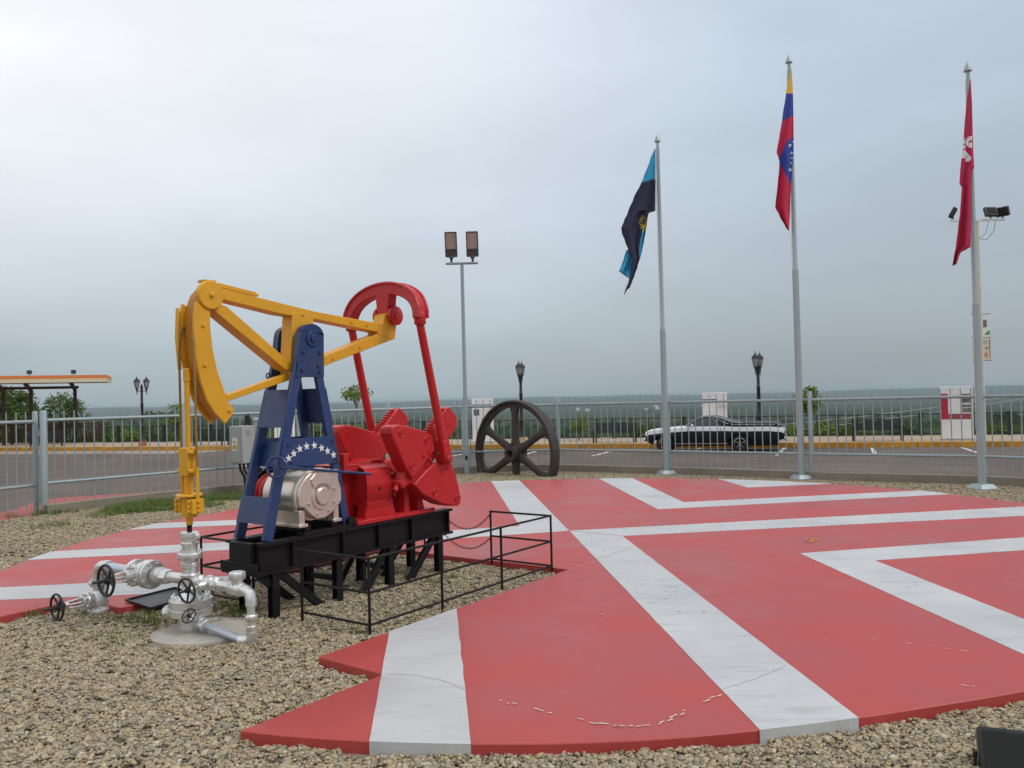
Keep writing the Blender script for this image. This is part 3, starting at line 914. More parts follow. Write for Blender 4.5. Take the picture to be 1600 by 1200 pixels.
# ---- perimeter fence of grey bars
FL = offs(KS, 0.075)
def path_at_px(px_):
    best = None
    for i in range(len(FL) - 1):
        xa = proj((FL[i].x, FL[i].y, 0.5))[0]; xb = proj((FL[i + 1].x, FL[i + 1].y, 0.5))[0]
        if (xa - px_) * (xb - px_) <= 0 and xa != xb:
            t = (px_ - xa) / (xb - xa); return FL[i].lerp(FL[i + 1], t), i + t
    return None
fence = thing('bar_fence', 'grey metal bar fence with round posts along the plaza kerb', 'fence', (0, 20.2, 0.18))
fo = Vector((0, 20.2, 0.18))
def fl(x, y, z): return (x - fo.x, y - fo.y, z - fo.z)
posts = [(G(70, 804).xy, 0)]
for x in (288, 468, 608, 725, 873, 1045, 1268, 1537):
    posts.append((path_at_px(x)[0], 0))
posts += [(Vector((10.55, 12.6)), 0), (Vector((11.38, 10.0)), 0)]
for i, (q, _) in enumerate(posts):
    r = 0.06 if i == 0 else 0.048
    s_ = MB(); s_.lathe(fl(q.x, q.y, 0.0 if i == 0 else 0.10), (0, 0, 1), [(r, 0), (r, 1.68 if i else 1.78), (r * 0.8, 1.70 if i else 1.80)], 14)
    s_.build('post', 'galv', fence)
pick = MB(); pick.cyl((0, 0, 0), (0, 0, 1.0), 0.0105, n=6)
pick_me = None
for i in range(len(posts) - 1):
    a = posts[i][0]; c = posts[i + 1][0]
    for z, r in ((1.63, 0.030), (0.54, 0.026)):
        s_ = MB(); s_.cyl(fl(a.x, a.y, z), fl(c.x, c.y, z), r, n=10); s_.build('rail', 'galv', fence)
    L = (c - a).length; n_ = max(2, int(round(L / 0.165)))
    for k in range(1, n_):
        q = a.lerp(c, k / n_)
        if pick_me is None:
            o = MB().cyl((0, 0, 0), (0, 0, 1.63), 0.0105, n=6).build('picket', 'galv', fence, loc=fl(q.x, q.y, 0.16)); pick_me = o.data
        else:
            o = bpy.data.objects.new('picket', pick_me); COL.objects.link(o); o.parent = fence; o.location = fl(q.x, q.y, 0.16)

# ---- gate leaf beside the end post
ga = G(57.0, 803).xy; gb = ga + Vector((-0.80, -1.45))
gate = thing('gate', 'grey barred gate leaf standing on the faded red ramp', 'gate', (ga.x, ga.y, 0.0))
def gl(q, z): return (q.x - ga.x, q.y - ga.y, z)
s_ = MB(); s_.lathe(gl(ga, 0.03), (0, 0, 1), [(0.045, 0), (0.045, 1.74), (0.035, 1.76)], 12); s_.build('stile', 'galv', gate)
s_ = MB(); s_.lathe(gl(gb, 0.03), (0, 0, 1), [(0.045, 0), (0.045, 1.74), (0.035, 1.76)], 12); s_.build('stile', 'galv', gate)
for z, r in ((1.61, 0.032), (0.50, 0.028)):
    MB().cyl(gl(ga, z), gl(gb, z), r, n=10).build('rail', 'galv', gate)
for k in range(1, 10):
    q = ga.lerp(gb, k / 10.0)
    MB().cyl(gl(q, 0.07), gl(q, 1.78), 0.0105, n=6).build('picket', 'galv', gate)
s_ = MB()
for z in (0.25, 1.40):
    s_.bar(gl(ga, z), gl(G(70, 804).xy, z), 0.02, 0.10)
s_.build('hinge', 'galv', gate)

# ================================================================== PUMPJACK  (local axes: x along the skid, y across it, z up)
PJ = thing('pumpjack', 'pumpjack with yellow walking beam, blue frame and red cranks on black skid', 'pumpjack', (AX.x, AX.y, 0), ROTP)
PC = 0.285                       # centre line
def MP(p): return 2 * PC - p     # mirror across the centre line
FS = 0.39                        # far beam of the skid
def P(name, shape, m, par=PJ, **k): return shape.build(name, m, par, **k)

# ---- skid
for p in (0.005, FS):
    s_ = MB()
    s_.bb(-0.14, 2.28, p - 0.055, p + 0.055, 0.40, 0.425).bb(-0.141, 2.281, p - 0.055, p + 0.055, 0.635, 0.66).bb(-0.139, 2.279, p - 0.012, p + 0.012, 0.42, 0.64)
    for x in (0.18, 0.75, 1.20, 1.66, 2.22):
        s_.bb(x - 0.008, x + 0.008, p - 0.052, p + 0.052, 0.424, 0.636)
    P('skid_beam', s_, 'black_paint')
for x, z0, z1 in ((-0.155, 0.40, 0.66), (0.32, 0.45, 0.62), (1.02, 0.45, 0.64), (1.98, 0.45, 0.64), (2.25, 0.41, 0.62)):
    s_ = MB(); s_.bb(x - 0.03, x + 0.03, 0.061, FS - 0.056, z0, z1)
    P('cross_beam', s_, 'black_paint', bevel=0.004)
# front end plate with the notch
s_ = MB(); s_.bb(-0.19, -0.14, -0.05, FS + 0.055, 0.395, 0.43).bb(-0.20, -0.185, -0.05, FS + 0.055, 0.43, 0.50)
P('end_plate', s_, 'black_paint', bevel=0.003)
for x in (0.0, 0.704, 1.369, 2.097):
    for p in (0.0, FS):
        s_ = MB()
        s_.bb(x - 0.035, x + 0.035, p - 0.035, p - 0.027, -0.03, 0.41).bb(x - 0.035, x + 0.035, p + 0.027, p + 0.035, -0.03, 0.41).bb(x - 0.006, x + 0.006, p - 0.03, p + 0.03, -0.03, 0.41)
        s_.bb(x + 0.004, x + 0.034, p - 0.0265, p + 0.0265, -0.03, 0.41)
        P('leg', s_, 'black_paint')
for p in (0.0, FS):
    for a, c in (((0.05, 0.40), (0.56, -0.02)), ((2.04, 0.40), (1.62, -0.02)), ((1.33, 0.38), (1.05, 0.02)), ((-0.02, 0.30), (-0.13, 0.40))):
        s_ = MB(); s_.bar((a[0], p + 0.01, a[1]), (c[0], p + 0.01, c[1]), 0.05, 0.065)
        P('brace', s_, 'black_paint', bevel=0.004)
s_ = MB(); s_.bar((1.369, 0.04, 0.20), (1.369, FS - 0.04, 0.20), 0.05, 0.05); P('tie_bar', s_, 'black_paint', bevel=0.004)
s_ = MB(); s_.bar((0.704, 0.04, 0.22), (0.704, FS - 0.04, 0.22), 0.05, 0.05); P('tie_bar', s_, 'black_paint', bevel=0.004)
s_ = MB(); s_.bar((0.30, 0.0, 0.675), (1.05, 0.0, 0.675), 0.10, 0.03).bar((0.30, 0.37, 0.675), (1.05, 0.37, 0.675), 0.10, 0.03)
s_.bar((0.35, -0.03, 0.72), (0.35, 0.42, 0.72), 0.07, 0.05).bar((0.66, -0.03, 0.72), (0.66, 0.42, 0.72), 0.07, 0.05)
s_.cyl((0.86, -0.05, 0.71), (0.86, 0.02, 0.71), 0.045, n=14)
P('motor_slide', s_, 'black_paint', bevel=0.003)
s_ = MB(); s_.tube([(1.0, -0.03, 0.30), (1.02, -0.02, 0.12), (0.94, -0.01, 0.02), (0.86, 0.0, 0.0)], 0.012, 6); P('hose', s_, 'dark_plastic')

# ---- blue samson post
def leg(a, c, wd, dp_, name='post_leg'):
    s_ = MB(); s_.bar(a, c, dp_, wd, (1, 0, 0))
    return P(name, s_, 'blue_paint', bevel=0.004)
for sgn in (0, 1):
    f_ = (lambda p: p) if sgn == 0 else MP
    pb = 0.02 if sgn == 0 else FS
    leg((0.415, f_(0.135), 2.16), (-0.045, pb, 0.662), 0.092, 0.042)
    leg((0.625, f_(0.136), 2.16), (0.84, pb + 0.001, 0.662), 0.080, 0.042)
    # bearing head plate
    s_ = MB()
    pts = [(0.365, 2.04), (0.685, 2.04), (0.692, 2.44)]
    for k in range(9):
        a = math.pi * k / 8
        pts.append((0.558 + 0.134 * math.cos(a), 2.42 + 0.10 * math.sin(a)))
    pts.append((0.42, 2.40))
    lo, hi_ = sorted((f_(0.100), f_(0.170)))
    s_.prism(pts, 'y', lo, hi_)
    hp = P('bearing_plate', s_, 'blue_paint', bevel=0.01)
    s_ = MB(); d = -1 if sgn == 0 else 1
    s_.cyl((0.555, f_(0.11), 2.385), (0.555, f_(0.085), 2.385), 0.075, 0.07, n=20).cyl((0.555, f_(0.09), 2.385), (0.555, f_(0.068), 2.385), 0.032, n=12)
    P('bearing_cap', s_, 'blue_paint', hp, bevel=0.003)
    s_ = MB()
    for (x, z) in ((0.45, 2.26), (0.64, 2.26), (0.62, 2.14), (0.43, 2.10), (0.64, 2.09)):
        s_.bolt((x, f_(0.101), z), (0, d, 0), 0.016, 0.016)
    P('bolt_set', s_, 'blue_paint', hp)
# cross plates between the legs, front and rear
def interp(z, a, c):
    t = (z - c[2]) / (a[2] - c[2]); return [c[i] + (a[i] - c[i]) * t for i in range(3)]
def farp(z): return FS + (MP(0.135) - FS) * (z - 0.662) / (2.16 - 0.662)
fa, fc = (0.415, 0.135, 2.16), (-0.045, 0.02, 0.662)
ra_, rc = (0.625, 0.136, 2.16), (0.84, 0.021, 0.662)
def front_plate(z0, z1, A_, C_, off, name='cross_plate'):
    q0 = interp(z0, A_, C_); q1 = interp(z1, A_, C_)
    t = 0.012
    vs = []
    for q in (q0, q1):
        for p in (q[1] - 0.02, farp(q[2]) + 0.02):
            vs += [(q[0] + off, p, q[2]), (q[0] + off + t, p, q[2])]
    s_ = MB(); s_.add(vs, [(0, 2, 6, 4), (1, 5, 7, 3), (0, 4, 5, 1), (2, 3, 7, 6), (0, 1, 3, 2), (4, 6, 7, 5)])
    return P(name, s_, 'blue_paint', bevel=0.003)
front_plate(1.60, 1.93, fa, fc, -0.054)
front_plate(1.62, 1.94, ra_, rc, 0.040)
front_plate(0.80, 1.02, fa, fc, -0.056)
front_plate(1.26, 1.47, fa, fc, 0.042)
# side panels with the arc of stars (near side) and plain (far side)
def side_panel(z0, z1, far):
    f_ = MP if far else (lambda p: p)
    vs = []
    for z in (z0, z1):
        a = interp(z, fa, fc); c = interp(z, ra_, rc)
        o = -0.034
        for x, p in ((a[0] - 0.035, a[1]), (c[0] + 0.03, c[1])):
            vs += [(x, p + o, z), (x, p + o + 0.010, z)] if not far else [(x, farp(z) - o, z), (x, farp(z) - o - 0.010, z)]
    s_ = MB(); s_.add(vs, [(0, 2, 6, 4), (1, 5, 7, 3), (0, 4, 5, 1), (2, 3, 7, 6), (0, 1, 3, 2), (4, 6, 7, 5)])
    return P('star_panel' if not far else 'side_panel', s_, 'blue_paint', bevel=0.002)
pan = side_panel(1.255, 1.50, False)
side_panel(1.255, 1.50, True)
sx = [(235, 420), (295, 365), (365, 310), (445, 280), (535, 270), (620, 300), (690, 335), (760, 380)]
lean = (0.135 - 0.02) / (2.16 - 0.662)
def ray_local(x, y, pfun):
    # intersect pixel ray with the plane p = pfun(z) in pump coordinates (fixed point)
    d = ray(x, y)
    p = 0.03
    for _ in range(6):
        dn = d.x * N_.x + d.y * N_.y
        t = (p + AX.dot(N_)) / dn
        q = Vector((d.x * t, d.y * t)) - AX
        z = CAMH + d.z * t
        p = pfun(z)
    return q.dot(E_), p, z
for i, (zx, zy) in enumerate(sx):
    s0, p0, z0 = ray_local(420 + zx / 7.5, 660 + zy / 7.5, lambda z: interp(z, fa, fc)[1] - 0.038)
    s_ = MB(); vs = []
    for layer in (0, 0.003):
        for k in range(10):
            a = math.pi / 2 + math.pi * k / 5 + 0.08
            r_ = 0.037 if k % 2 == 0 else 0.0155
            zz = z0 + r_ * math.sin(a)
            vs.append((s0 + r_ * math.cos(a), interp(zz, fa, fc)[1] - 0.0345 - layer, zz))
    s_.add(vs, [tuple(range(10)), tuple(range(19, 9, -1))] + [(k, k + 10, (k + 1) % 10 + 10, (k + 1) % 10) for k in range(10)])
    P('star', s_, 'white_paint', pan, smooth=0)
s_ = MB()
for (x, z) in ((0.22, 1.45), (0.72, 1.46), (0.24, 1.30), (0.76, 1.29)):
    s_.bolt((x, interp(z, fa, fc)[1] - 0.034, z), (0, -1, 0), 0.013, 0.012)
P('bolt_set', s_, 'blue_paint', pan)
# hand wheel and brake rod
hw = MB(); c = (0.02, -0.045, 1.275)
hw.ring(c, (-0.85, -0.5, 0.1), 0.085, 0.011, 24, 6)
d_, x_, y_ = hw.frame((-0.85, -0.5, 0.1))
for k in range(3):
    a = math.pi * k / 3 + 0.3; v_ = x_ * math.cos(a) * 0.085 + y_ * math.sin(a) * 0.085
    hw.tube([Vector(c) + v_, Vector(c) - v_], 0.008, 6)
hw.cyl(Vector(c) - d_ * 0.02, Vector(c) + d_ * 0.03, 0.02, n=10)
P('hand_wheel', hw, 'blue_paint')
s_ = MB(); s_.tube([(0.03, -0.045, 1.272), (0.15, -0.06, 1.262), (0.6, -0.055, 1.198), (1.10, -0.05, 1.125)], 0.012, 8)
P('brake_rod', s_, 'blue_paint')
s_ = MB(); s_.ring((0.34, MP(0.12), 2.06), (0, 1, 0), 0.025, 0.006, 12, 6).tube([(0.36, MP(0.12), 2.06), (0.42, MP(0.12), 2.05)], 0.006, 6)
P('hook', s_, 'black_iron')

# ---- yellow walking beam
s_ = MB()
def mem(pts, d): s_.prism(pts, 'y', PC - 0.07 - d, PC + 0.07 + d)
mem([(-0.40, 2.785), (0.674, 2.652), (1.30, 2.605), (1.58, 2.583), (1.56, 2.495), (0.70, 2.578), (0.30, 2.600), (-0.30, 2.682)], 0.0)
mem([(0.435, 2.63), (0.675, 2.62), (0.66, 2.08), (0.40, 2.01), (0.40, 2.20)], 0.002)
mem([(-0.38, 2.66), (-0.25, 2.625), (0.41, 2.166), (0.41, 2.085), (0.33, 2.115), (-0.40, 2.60)], 0.001)
mem([(0.64, 2.185), (1.50, 2.482), (1.64, 2.50), (1.72, 2.437), (1.20, 2.275), (0.64, 2.10)], 0.001)
mem([(0.42, 2.085), (-0.274, 1.880), (-0.252, 1.833), (0.42, 2.018)], -0.03)
mem([(1.49, 2.593), (1.57, 2.585), (1.60, 2.68), (1.70, 2.73), (1.78, 2.68), (1.745, 2.44), (1.70, 2.432), (1.50, 2.475)], 0.003)
wb = P('walking_beam', s_, 'yellow_paint', bevel=0.005)
s_ = MB(); s_.bar((-0.34, PC, 2.812), (0.10, PC, 2.752), 0.07, 0.022).bar((-0.30, PC - 0.04, 2.80), (0.06, PC - 0.04, 2.755), 0.02, 0.035).bar((-0.44, PC, 2.825), (-0.33, PC, 2.825), 0.10, 0.02)
P('hinge_strap', s_, 'yellow_paint', wb, bevel=0.003)
s_ = MB()
for (x, z) in ((0.55, 2.61), (1.15, 2.575), (1.35, 2.56), (0.9, 2.22), (1.25, 2.34), (0.55, 2.2)):
    s_.bolt((x, PC - 0.073, z), (0, -1, 0), 0.012, 0.01)
P('bolt_set', s_, 'yellow_paint', wb)
s_ = MB(); s_.cyl((0.555, 0.10, 2.385), (0.555, MP(0.10), 2.385), 0.04, n=16); P('centre_shaft', s_, 'yellow_paint', wb)
# horse head
outer = [(-0.46, 2.795), (-0.525, 2.725), (-0.560, 2.638), (-0.579, 2.528), (-0.583, 2.362), (-0.569, 2.184), (-0.53, 2.006), (-0.475, 1.851), (-0.404, 1.746), (-0.308, 1.652)]
inner = [(-0.237, 1.728), (-0.221, 1.768), (-0.281, 1.835), (-0.324, 1.954), (-0.374, 2.084), (-0.415, 2.266), (-0.433, 2.447), (-0.431, 2.577), (-0.38, 2.70), (-0.40, 2.80)]
s_ = MB()
s_.prism(outer[2:] + inner[:8], 'y', 0.180, 0.205).prism(outer[2:] + inner[:8], 'y', MP(0.205), MP(0.180))
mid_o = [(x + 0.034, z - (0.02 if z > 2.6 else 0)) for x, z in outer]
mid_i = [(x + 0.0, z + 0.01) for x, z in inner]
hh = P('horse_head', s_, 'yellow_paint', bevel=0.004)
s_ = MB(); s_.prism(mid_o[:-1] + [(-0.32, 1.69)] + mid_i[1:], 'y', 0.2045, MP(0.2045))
P('arc_face', s_, 'yellow_worn_shaded', hh, bevel=0.004)
for sg in (0,):
    f_ = (lambda p: p) if sg == 0 else MP
    s_ = MB(); s_.lathe((-0.43, f_(0.205), 2.70), (0, -1 if sg == 0 else 1, 0), [(0.116, 0), (0.116, 0.038), (0.110, 0.044), (0.02, 0.046), (0.018, 0.062), (0.012, 0.066)], 36)
    P('pivot_disc', s_, 'yellow_paint', hh)
s_ = MB()
for (x, z) in ((-0.49, 2.13), (-0.27, 1.76), (-0.50, 2.45)):
    s_.bolt((x, 0.181, z), (0, -1, 0), 0.016, 0.014)
P('bolt_set', s_, 'yellow_paint', hh)
s_ = MB(); s_.bb(-0.30, -0.24, PC - 0.04, PC + 0.05, 1.84, 1.90).bb(-0.36, -0.30, PC - 0.06, PC + 0.06, 1.84, 1.93); P('latch', s_, 'yellow_paint', hh, bevel=0.004)
# bridle: two ropes over the arc, carrier bar, clamp, polished rod
XW = -0.585
for p in (0.165, 0.372):
    pts = [(-0.560, 0.215 if p < PC else MP(0.215), 2.45), (-0.585, 0.5 * (p + (0.215 if p < PC else MP(0.215))), 2.36)]
    pts += [(-0.595, p, 2.30), (-0.592, p, 1.9), (-0.588, p, 1.30)]
    s_ = MB(); s_.tube(pts, 0.0095, 7); P('bridle_rope', s_, 'rope')
s_ = MB(); s_.prism([(-0.597 + 0, 2.60), (-0.585, 2.60), (-0.592, 2.35), (-0.575, 2.1), (-0.59, 2.1), (-0.61, 2.36)], 'y', MP(0.205), MP(0.165))
P('rope_guard', s_, 'yellow_paint', hh, bevel=0.003)
s_ = MB()
s_.lathe((XW, PC, 1.48), (0, 0, 1), [(0.022, 0), (0.022, 0.52), (0.028, 0.525), (0.028, 0.62), (0.02, 0.63)], 14)
rod = P('rod_sleeve', s_, 'yellow_paint')
s_ = MB()
s_.bb(XW - 0.05, XW + 0.05, PC - 0.065, PC + 0.055, 1.25, 1.475)
for z in (1.29, 1.44):
    s_.cyl((XW - 0.03, PC - 0.10, z), (XW - 0.03, PC + 0.09, z), 0.018, n=10).lathe((XW + 0.0, PC - 0.085, z), (0, -1, 0), [(0.03, 0), (0.03, 0.02)], 6)
P('rod_clamp', s_, 'yellow_paint', bevel=0.006)
s_ = MB()
s_.cyl((XW, PC, 1.02), (XW, PC, 1.27), 0.034, n=14)
s_.lathe((XW, PC, 1.085), (0, 0, 1), [(0.10, 0), (0.105, 0.006), (0.10, 0.02)], 14)
P('rod_collar', s_, 'yellow_paint', bevel=0.003)
s_ = MB()
s_.bb(XW - 0.052, XW + 0.052, PC - 0.125, PC - 0.045, 0.955, 1.07).bb(XW - 0.052, XW + 0.052, PC + 0.045, PC + 0.125, 0.955, 1.07).cyl((XW, PC, 0.92), (XW, PC, 1.085), 0.058, n=18)
s_.bb(XW - 0.045, XW + 0.045, PC - 0.09, PC + 0.09, 0.96, 1.065)
for p in (PC - 0.085, PC + 0.085):
    for z in (0.975, 1.01, 1.05):
        for sg in (-1, 1):
            s_.bolt((XW + sg * 0.052, p, z), (sg, 0, 0), 0.015, 0.018)
for z in (0.975, 1.01, 1.05):
    s_.bolt((XW, PC - 0.125, z), (0, -1, 0), 0.014, 0.014)
P('carrier_bar', s_, 'yellow_paint', bevel=0.006)
s_ = MB()
for p in (0.168, 0.372):
    s_.cyl((XW, p, 1.05), (XW, p, 1.32), 0.015, n=10)
P('rope_socket', s_, 'yellow_paint')
s_ = MB(); s_.cyl((XW, PC, 0.86), (XW, PC, 0.95), 0.026, n=12); P('rod_sub', s_, 'yellow_paint')
s_ = MB(); s_.cyl((XW, PC, 0.70), (XW, PC, 0.87), 0.0195, n=12); P('polished_rod', s_, 'black_paint')

# ---- motor
s_ = MB()
mc = (0.49, 0.0, 0.99)
s_.lathe((0.46, 0.03, 0.99), (0, 1, 0), [(0.215, 0.0), (0.225, 0.02), (0.225, 0.40), (0.19, 0.44)], 36)
mo = P('motor', s_, 'motor_silver')
s_ = MB()
pts = []
for k in range(25):
    a = R(8 + 190 * k / 24.0)
    pts.append((0.49 + 0.245 * math.cos(a), 0.985 + 0.235 * math.sin(a)))
pts += [(0.305, 0.905), (0.37, 0.84), (0.44, 0.79), (0.53, 0.785), (0.61, 0.82), (0.71, 0.895), (0.735, 0.93)]
s_.prism(pts, 'y', -0.045, 0.045)
P('end_shield', s_, 'motor_silver', mo, bevel=0.008, seg=2)
s_ = MB(); s_.tube([(x + (x - 0.49) * 0.02, 0.0, z + (z - 0.985) * 0.02) for x, z in pts[8:25]], 0.013, 8)
P('shield_rim', s_, 'motor_silver', mo)
s_ = MB(); s_.lathe((0.50, -0.04, 0.985), (0, -1, 0), [(0.120, 0.0), (0.114, 0.018), (0.082, 0.018), (0.082, 0.010), (0.076, 0.010), (0.076, 0.034), (0.070, 0.038)], 30)
s_.prism([(0.42, 1.03), (0.58, 1.03), (0.62, 1.14), (0.54, 1.19), (0.44, 1.19), (0.38, 1.14)], 'y', -0.058, -0.03)
P('bearing_cover', s_, 'motor_silver', mo, smooth=22)
s_ = MB()
for a in (20, 75, 130, 200, 250, 300, 335):
    for r_ in ((0.16,) if a % 2 else (0.155,)):
        s_.bolt((0.50 + r_ * math.cos(R(a)), -0.046, 0.985 + r_ * math.sin(R(a))), (0, -1, 0), 0.013, 0.018)
P('bolt_set', s_, 'motor_silver', mo)
for x in (0.29, 0.68):
    s_ = MB(); s_.bb(x - 0.05, x + 0.05, -0.05, 0.38, 0.735, 0.765).bb(x - 0.02, x + 0.04, -0.02, 0.34, 0.76, 0.88)
    P('foot', s_, 'motor_silver', mo, bevel=0.006)
s_ = MB(); s_.bb(0.64, 0.77, 0.03, 0.20, 1.03, 1.20); P('terminal_box', s_, 'motor_silver', mo, bevel=0.008)
s_ = MB(); s_.lathe((0.44, 0.47, 0.99), (0, 1, 0), [(0.05, 0), (0.19, 0.005), (0.19, 0.03), (0.17, 0.04), (0.17, 0.07), (0.19, 0.08), (0.19, 0.11), (0.05, 0.115)], 30)
P('belt_sheave', s_, 'red_paint', bevel=0.003)
s_ = MB(); s_.prism([(0.20, 1.08), (0.44, 1.24), (1.10, 1.20), (1.15, 0.85), (0.44, 0.76), (0.20, 0.90)], 'y', 0.60, 0.615)
P('belt_guard', s_, 'black_paint', bevel=0.004)

# ---- gearbox
s_ = MB()
s_.bb(0.92, 2.0, -0.055, 0.50, 0.662, 0.705)
s_.prism([(0.97, 0.70), (1.93, 0.70), (1.78, 0.90), (1.72, 1.05), (1.52, 1.235), (1.40, 1.235), (1.30, 1.19), (0.93, 1.19), (0.95, 1.0)], 'y', 0.215, MP(0.06))
gb_ = P('gearbox', s_, 'red_paint', bevel=0.008)
s_ = MB(); s_.prism([(1.08, 0.70), (1.50, 0.70), (1.42, 0.95), (1.14, 0.95)], 'y', 0.02, 0.14); s_.prism([(1.58, 0.70), (1.66, 0.70), (1.64, 0.98), (1.60, 0.98)], 'y', -0.02, 0.14)
s_.prism([(1.80, 0.70), (1.90, 0.70), (1.84, 0.90), (1.80, 0.90)], 'y', 0.0, 0.14)
s_.cyl((1.515, 0.06, 0.86), (1.515, 0.06, 1.07), 0.024, n=12).cyl((1.515, 0.06, 1.07), (1.515, 0.06, 1.10), 0.034, n=12)
s_.bar((1.42, 0.10, 1.20), (1.54, 0.02, 1.08), 0.02, 0.02)
P('bearing_pedestal', s_, 'red_paint', gb_, bevel=0.006)
# brake-drum hood
prof = [(0.30, 1.205), (0.09, 1.195), (0.03, 1.172), (0.0, 1.12), (-0.015, 1.02), (-0.010, 0.90), (0.0, 0.868)]
prof2 = [(p + 0.012, z - 0.012) for p, z in prof]
s_ = MB()
for i in range(len(prof) - 1):
    s_.prism([prof[i], prof[i + 1], prof2[i + 1], prof2[i]], 'x', 1.085, 1.415)
P('drum_hood', s_, 'red_paint', gb_, smooth=50)
s_ = MB(); lo = [(0.004, 0.872), (0.014, 0.80), (0.05, 0.765), (0.14, 0.765), (0.14, 0.872)]
s_.prism(lo, 'x', 1.10, 1.385); P('hood_lip', s_, 'red_paint', gb_, bevel=0.012)
s_ = MB(); s_.box((1.245, -0.0165, 0.975), (0.030, 0.004, 0.030), Matrix.Rotation(R(45), 3, 'Y') @ Matrix.Identity(3)); P('diamond_hole', s_, 'dark_plastic', gb_)
s_ = MB(); s_.lathe((1.10, 0.17, 0.985), (1, 0, 0), [(0.05, 0.0), (0.165, 0.0), (0.175, 0.02), (0.175, 0.22), (0.05, 0.24)], 28); P('brake_drum', s_, 'red_paint', gb_)
s_ = MB(); s_.bb(0.86, 0.925, 0.05, 0.12, 1.14, 1.33).bb(0.86, 1.1, 0.10, 0.14, 1.15, 1.19); s_.bb(0.88, 1.10, 0.12, 0.55, 1.195, 1.212); s_.bb(1.02, 1.16, 0.30, 0.44, 1.21, 1.26); P('bracket', s_, 'red_paint', gb_, bevel=0.006)
s_ = MB(); s_.cyl((1.47, -0.11, 0.995), (1.47, MP(-0.11), 0.995), 0.045, n=18); P('crank_shaft', s_, 'red_paint', gb_)

# ---- cranks with counterweights
SH = (1.47, 0.995); AD = math.atan2(1.635 - 0.995, 2.24 - 1.47)
ca, sa = math.cos(AD), math.sin(AD)
def ar(u, v): return (SH[0] + u * ca - v * sa, SH[1] + u * sa + v * ca)
W1 = [(1.277, 1.562), (1.38, 1.578), (1.501, 1.560), (1.69, 1.514), (1.865, 1.450), (1.90, 1.30), (1.556, 1.035), (1.446, 1.172), (1.326, 1.385), (1.268, 1.500)]
W2 = [(2.131, 1.190), (2.222, 1.025), (2.292, 0.774), (2.285, 0.72), (2.235, 0.697), (2.10, 0.712), (1.97, 0.748), (1.698, 0.871), (1.57, 0.985), (1.751, 1.107), (1.883, 1.168)]
BOLTS = [(1.40, 1.497), (1.77, 1.404), (1.546, 1.164), (2.095, 1.115), (1.873, 0.877), (2.215, 0.775)]
for sg in (0, 1):
    f_ = (lambda p: p) if sg == 0 else MP
    d = -1 if sg == 0 else 1
    s_ = MB()
    arm = [ar(-0.02, -0.035), ar(-0.02, 0.035), ar(0.22, 0.115), ar(0.96, 0.125), ar(1.02, 0.11), ar(1.05, -0.05), ar(1.00, -0.12), ar(0.92, -0.125), ar(0.22, -0.115)]
    lo, hi_ = sorted((f_(-0.115), f_(-0.01)))
    s_.prism(arm, 'y', lo, hi_)
    cr_ = P('crank', s_, 'red_paint', bevel=0.008)
    s_ = MB(); s_.lathe((SH[0], f_(-0.10), SH[1]), (0, d, 0), [(0.036, 0), (0.036, 0.02), (0.025, 0.024)], 20)
    s_.cyl((ar(-0.09, 0.0)[0], f_(-0.06), ar(-0.09, 0.0)[1]), (ar(-0.03, 0)[0], f_(-0.06), ar(-0.03, 0)[1]), 0.030, n=12)
    P('hub', s_, 'red_paint', cr_, bevel=0.003)
    # racks along both edges
    for e_ in (1, -1):
        s_ = MB()
        n_t = 22
        for k in range(n_t):
            u = 0.12 + k * 0.039
            q = [ar(u, e_ * 0.120), ar(u + 0.026, e_ * 0.120), ar(u + 0.020, e_ * 0.145), ar(u + 0.004, e_ * 0.145)]
            lo, hi_ = sorted((f_(-0.110), f_(-0.045)))
            s_.prism(q, 'y', lo, hi_)
        P('rack', s_, 'red_paint', cr_)
    s_ = MB()
    q = [ar(0.10, 0.03), ar(0.90, 0.03), ar(0.90, 0.045), ar(0.10, 0.045)]; lo, hi_ = sorted((f_(-0.125), f_(-0.11))); s_.prism(q, 'y', lo, hi_)
    q = [ar(0.10, -0.045), ar(0.90, -0.045), ar(0.90, -0.03), ar(0.10, -0.03)]; s_.prism(q, 'y', lo, hi_)
    P('slot_rib', s_, 'red_paint', cr_)
    for wi, Wt in enumerate((W1, W2)):
        s_ = MB(); lo, hi_ = sorted((f_(-0.165), f_(0.0)))
        s_.prism(Wt, 'y', lo, hi_)
        o = P('counterweight', s_, 'red_paint', cr_, bevel=0.018, seg=3)
    s_ = MB()
    for k, (x, z) in enumerate(BOLTS):
        s_.ring((x, f_(-0.165), z), (0, d, 0), 0.034, 0.008, 18, 6)
        s_.bolt((x, f_(-0.164), z), (0, d, 0), 0.018, 0.012)
    for (u, v) in ((0.44, 0.02), (0.40, -0.05), (0.36, 0.04)):
        x, z = ar(u, v); s_.bolt((x, f_(-0.13), z), (0, d, 0), 0.022, 0.05)
    P('bolt_set', s_, 'red_paint', cr_)

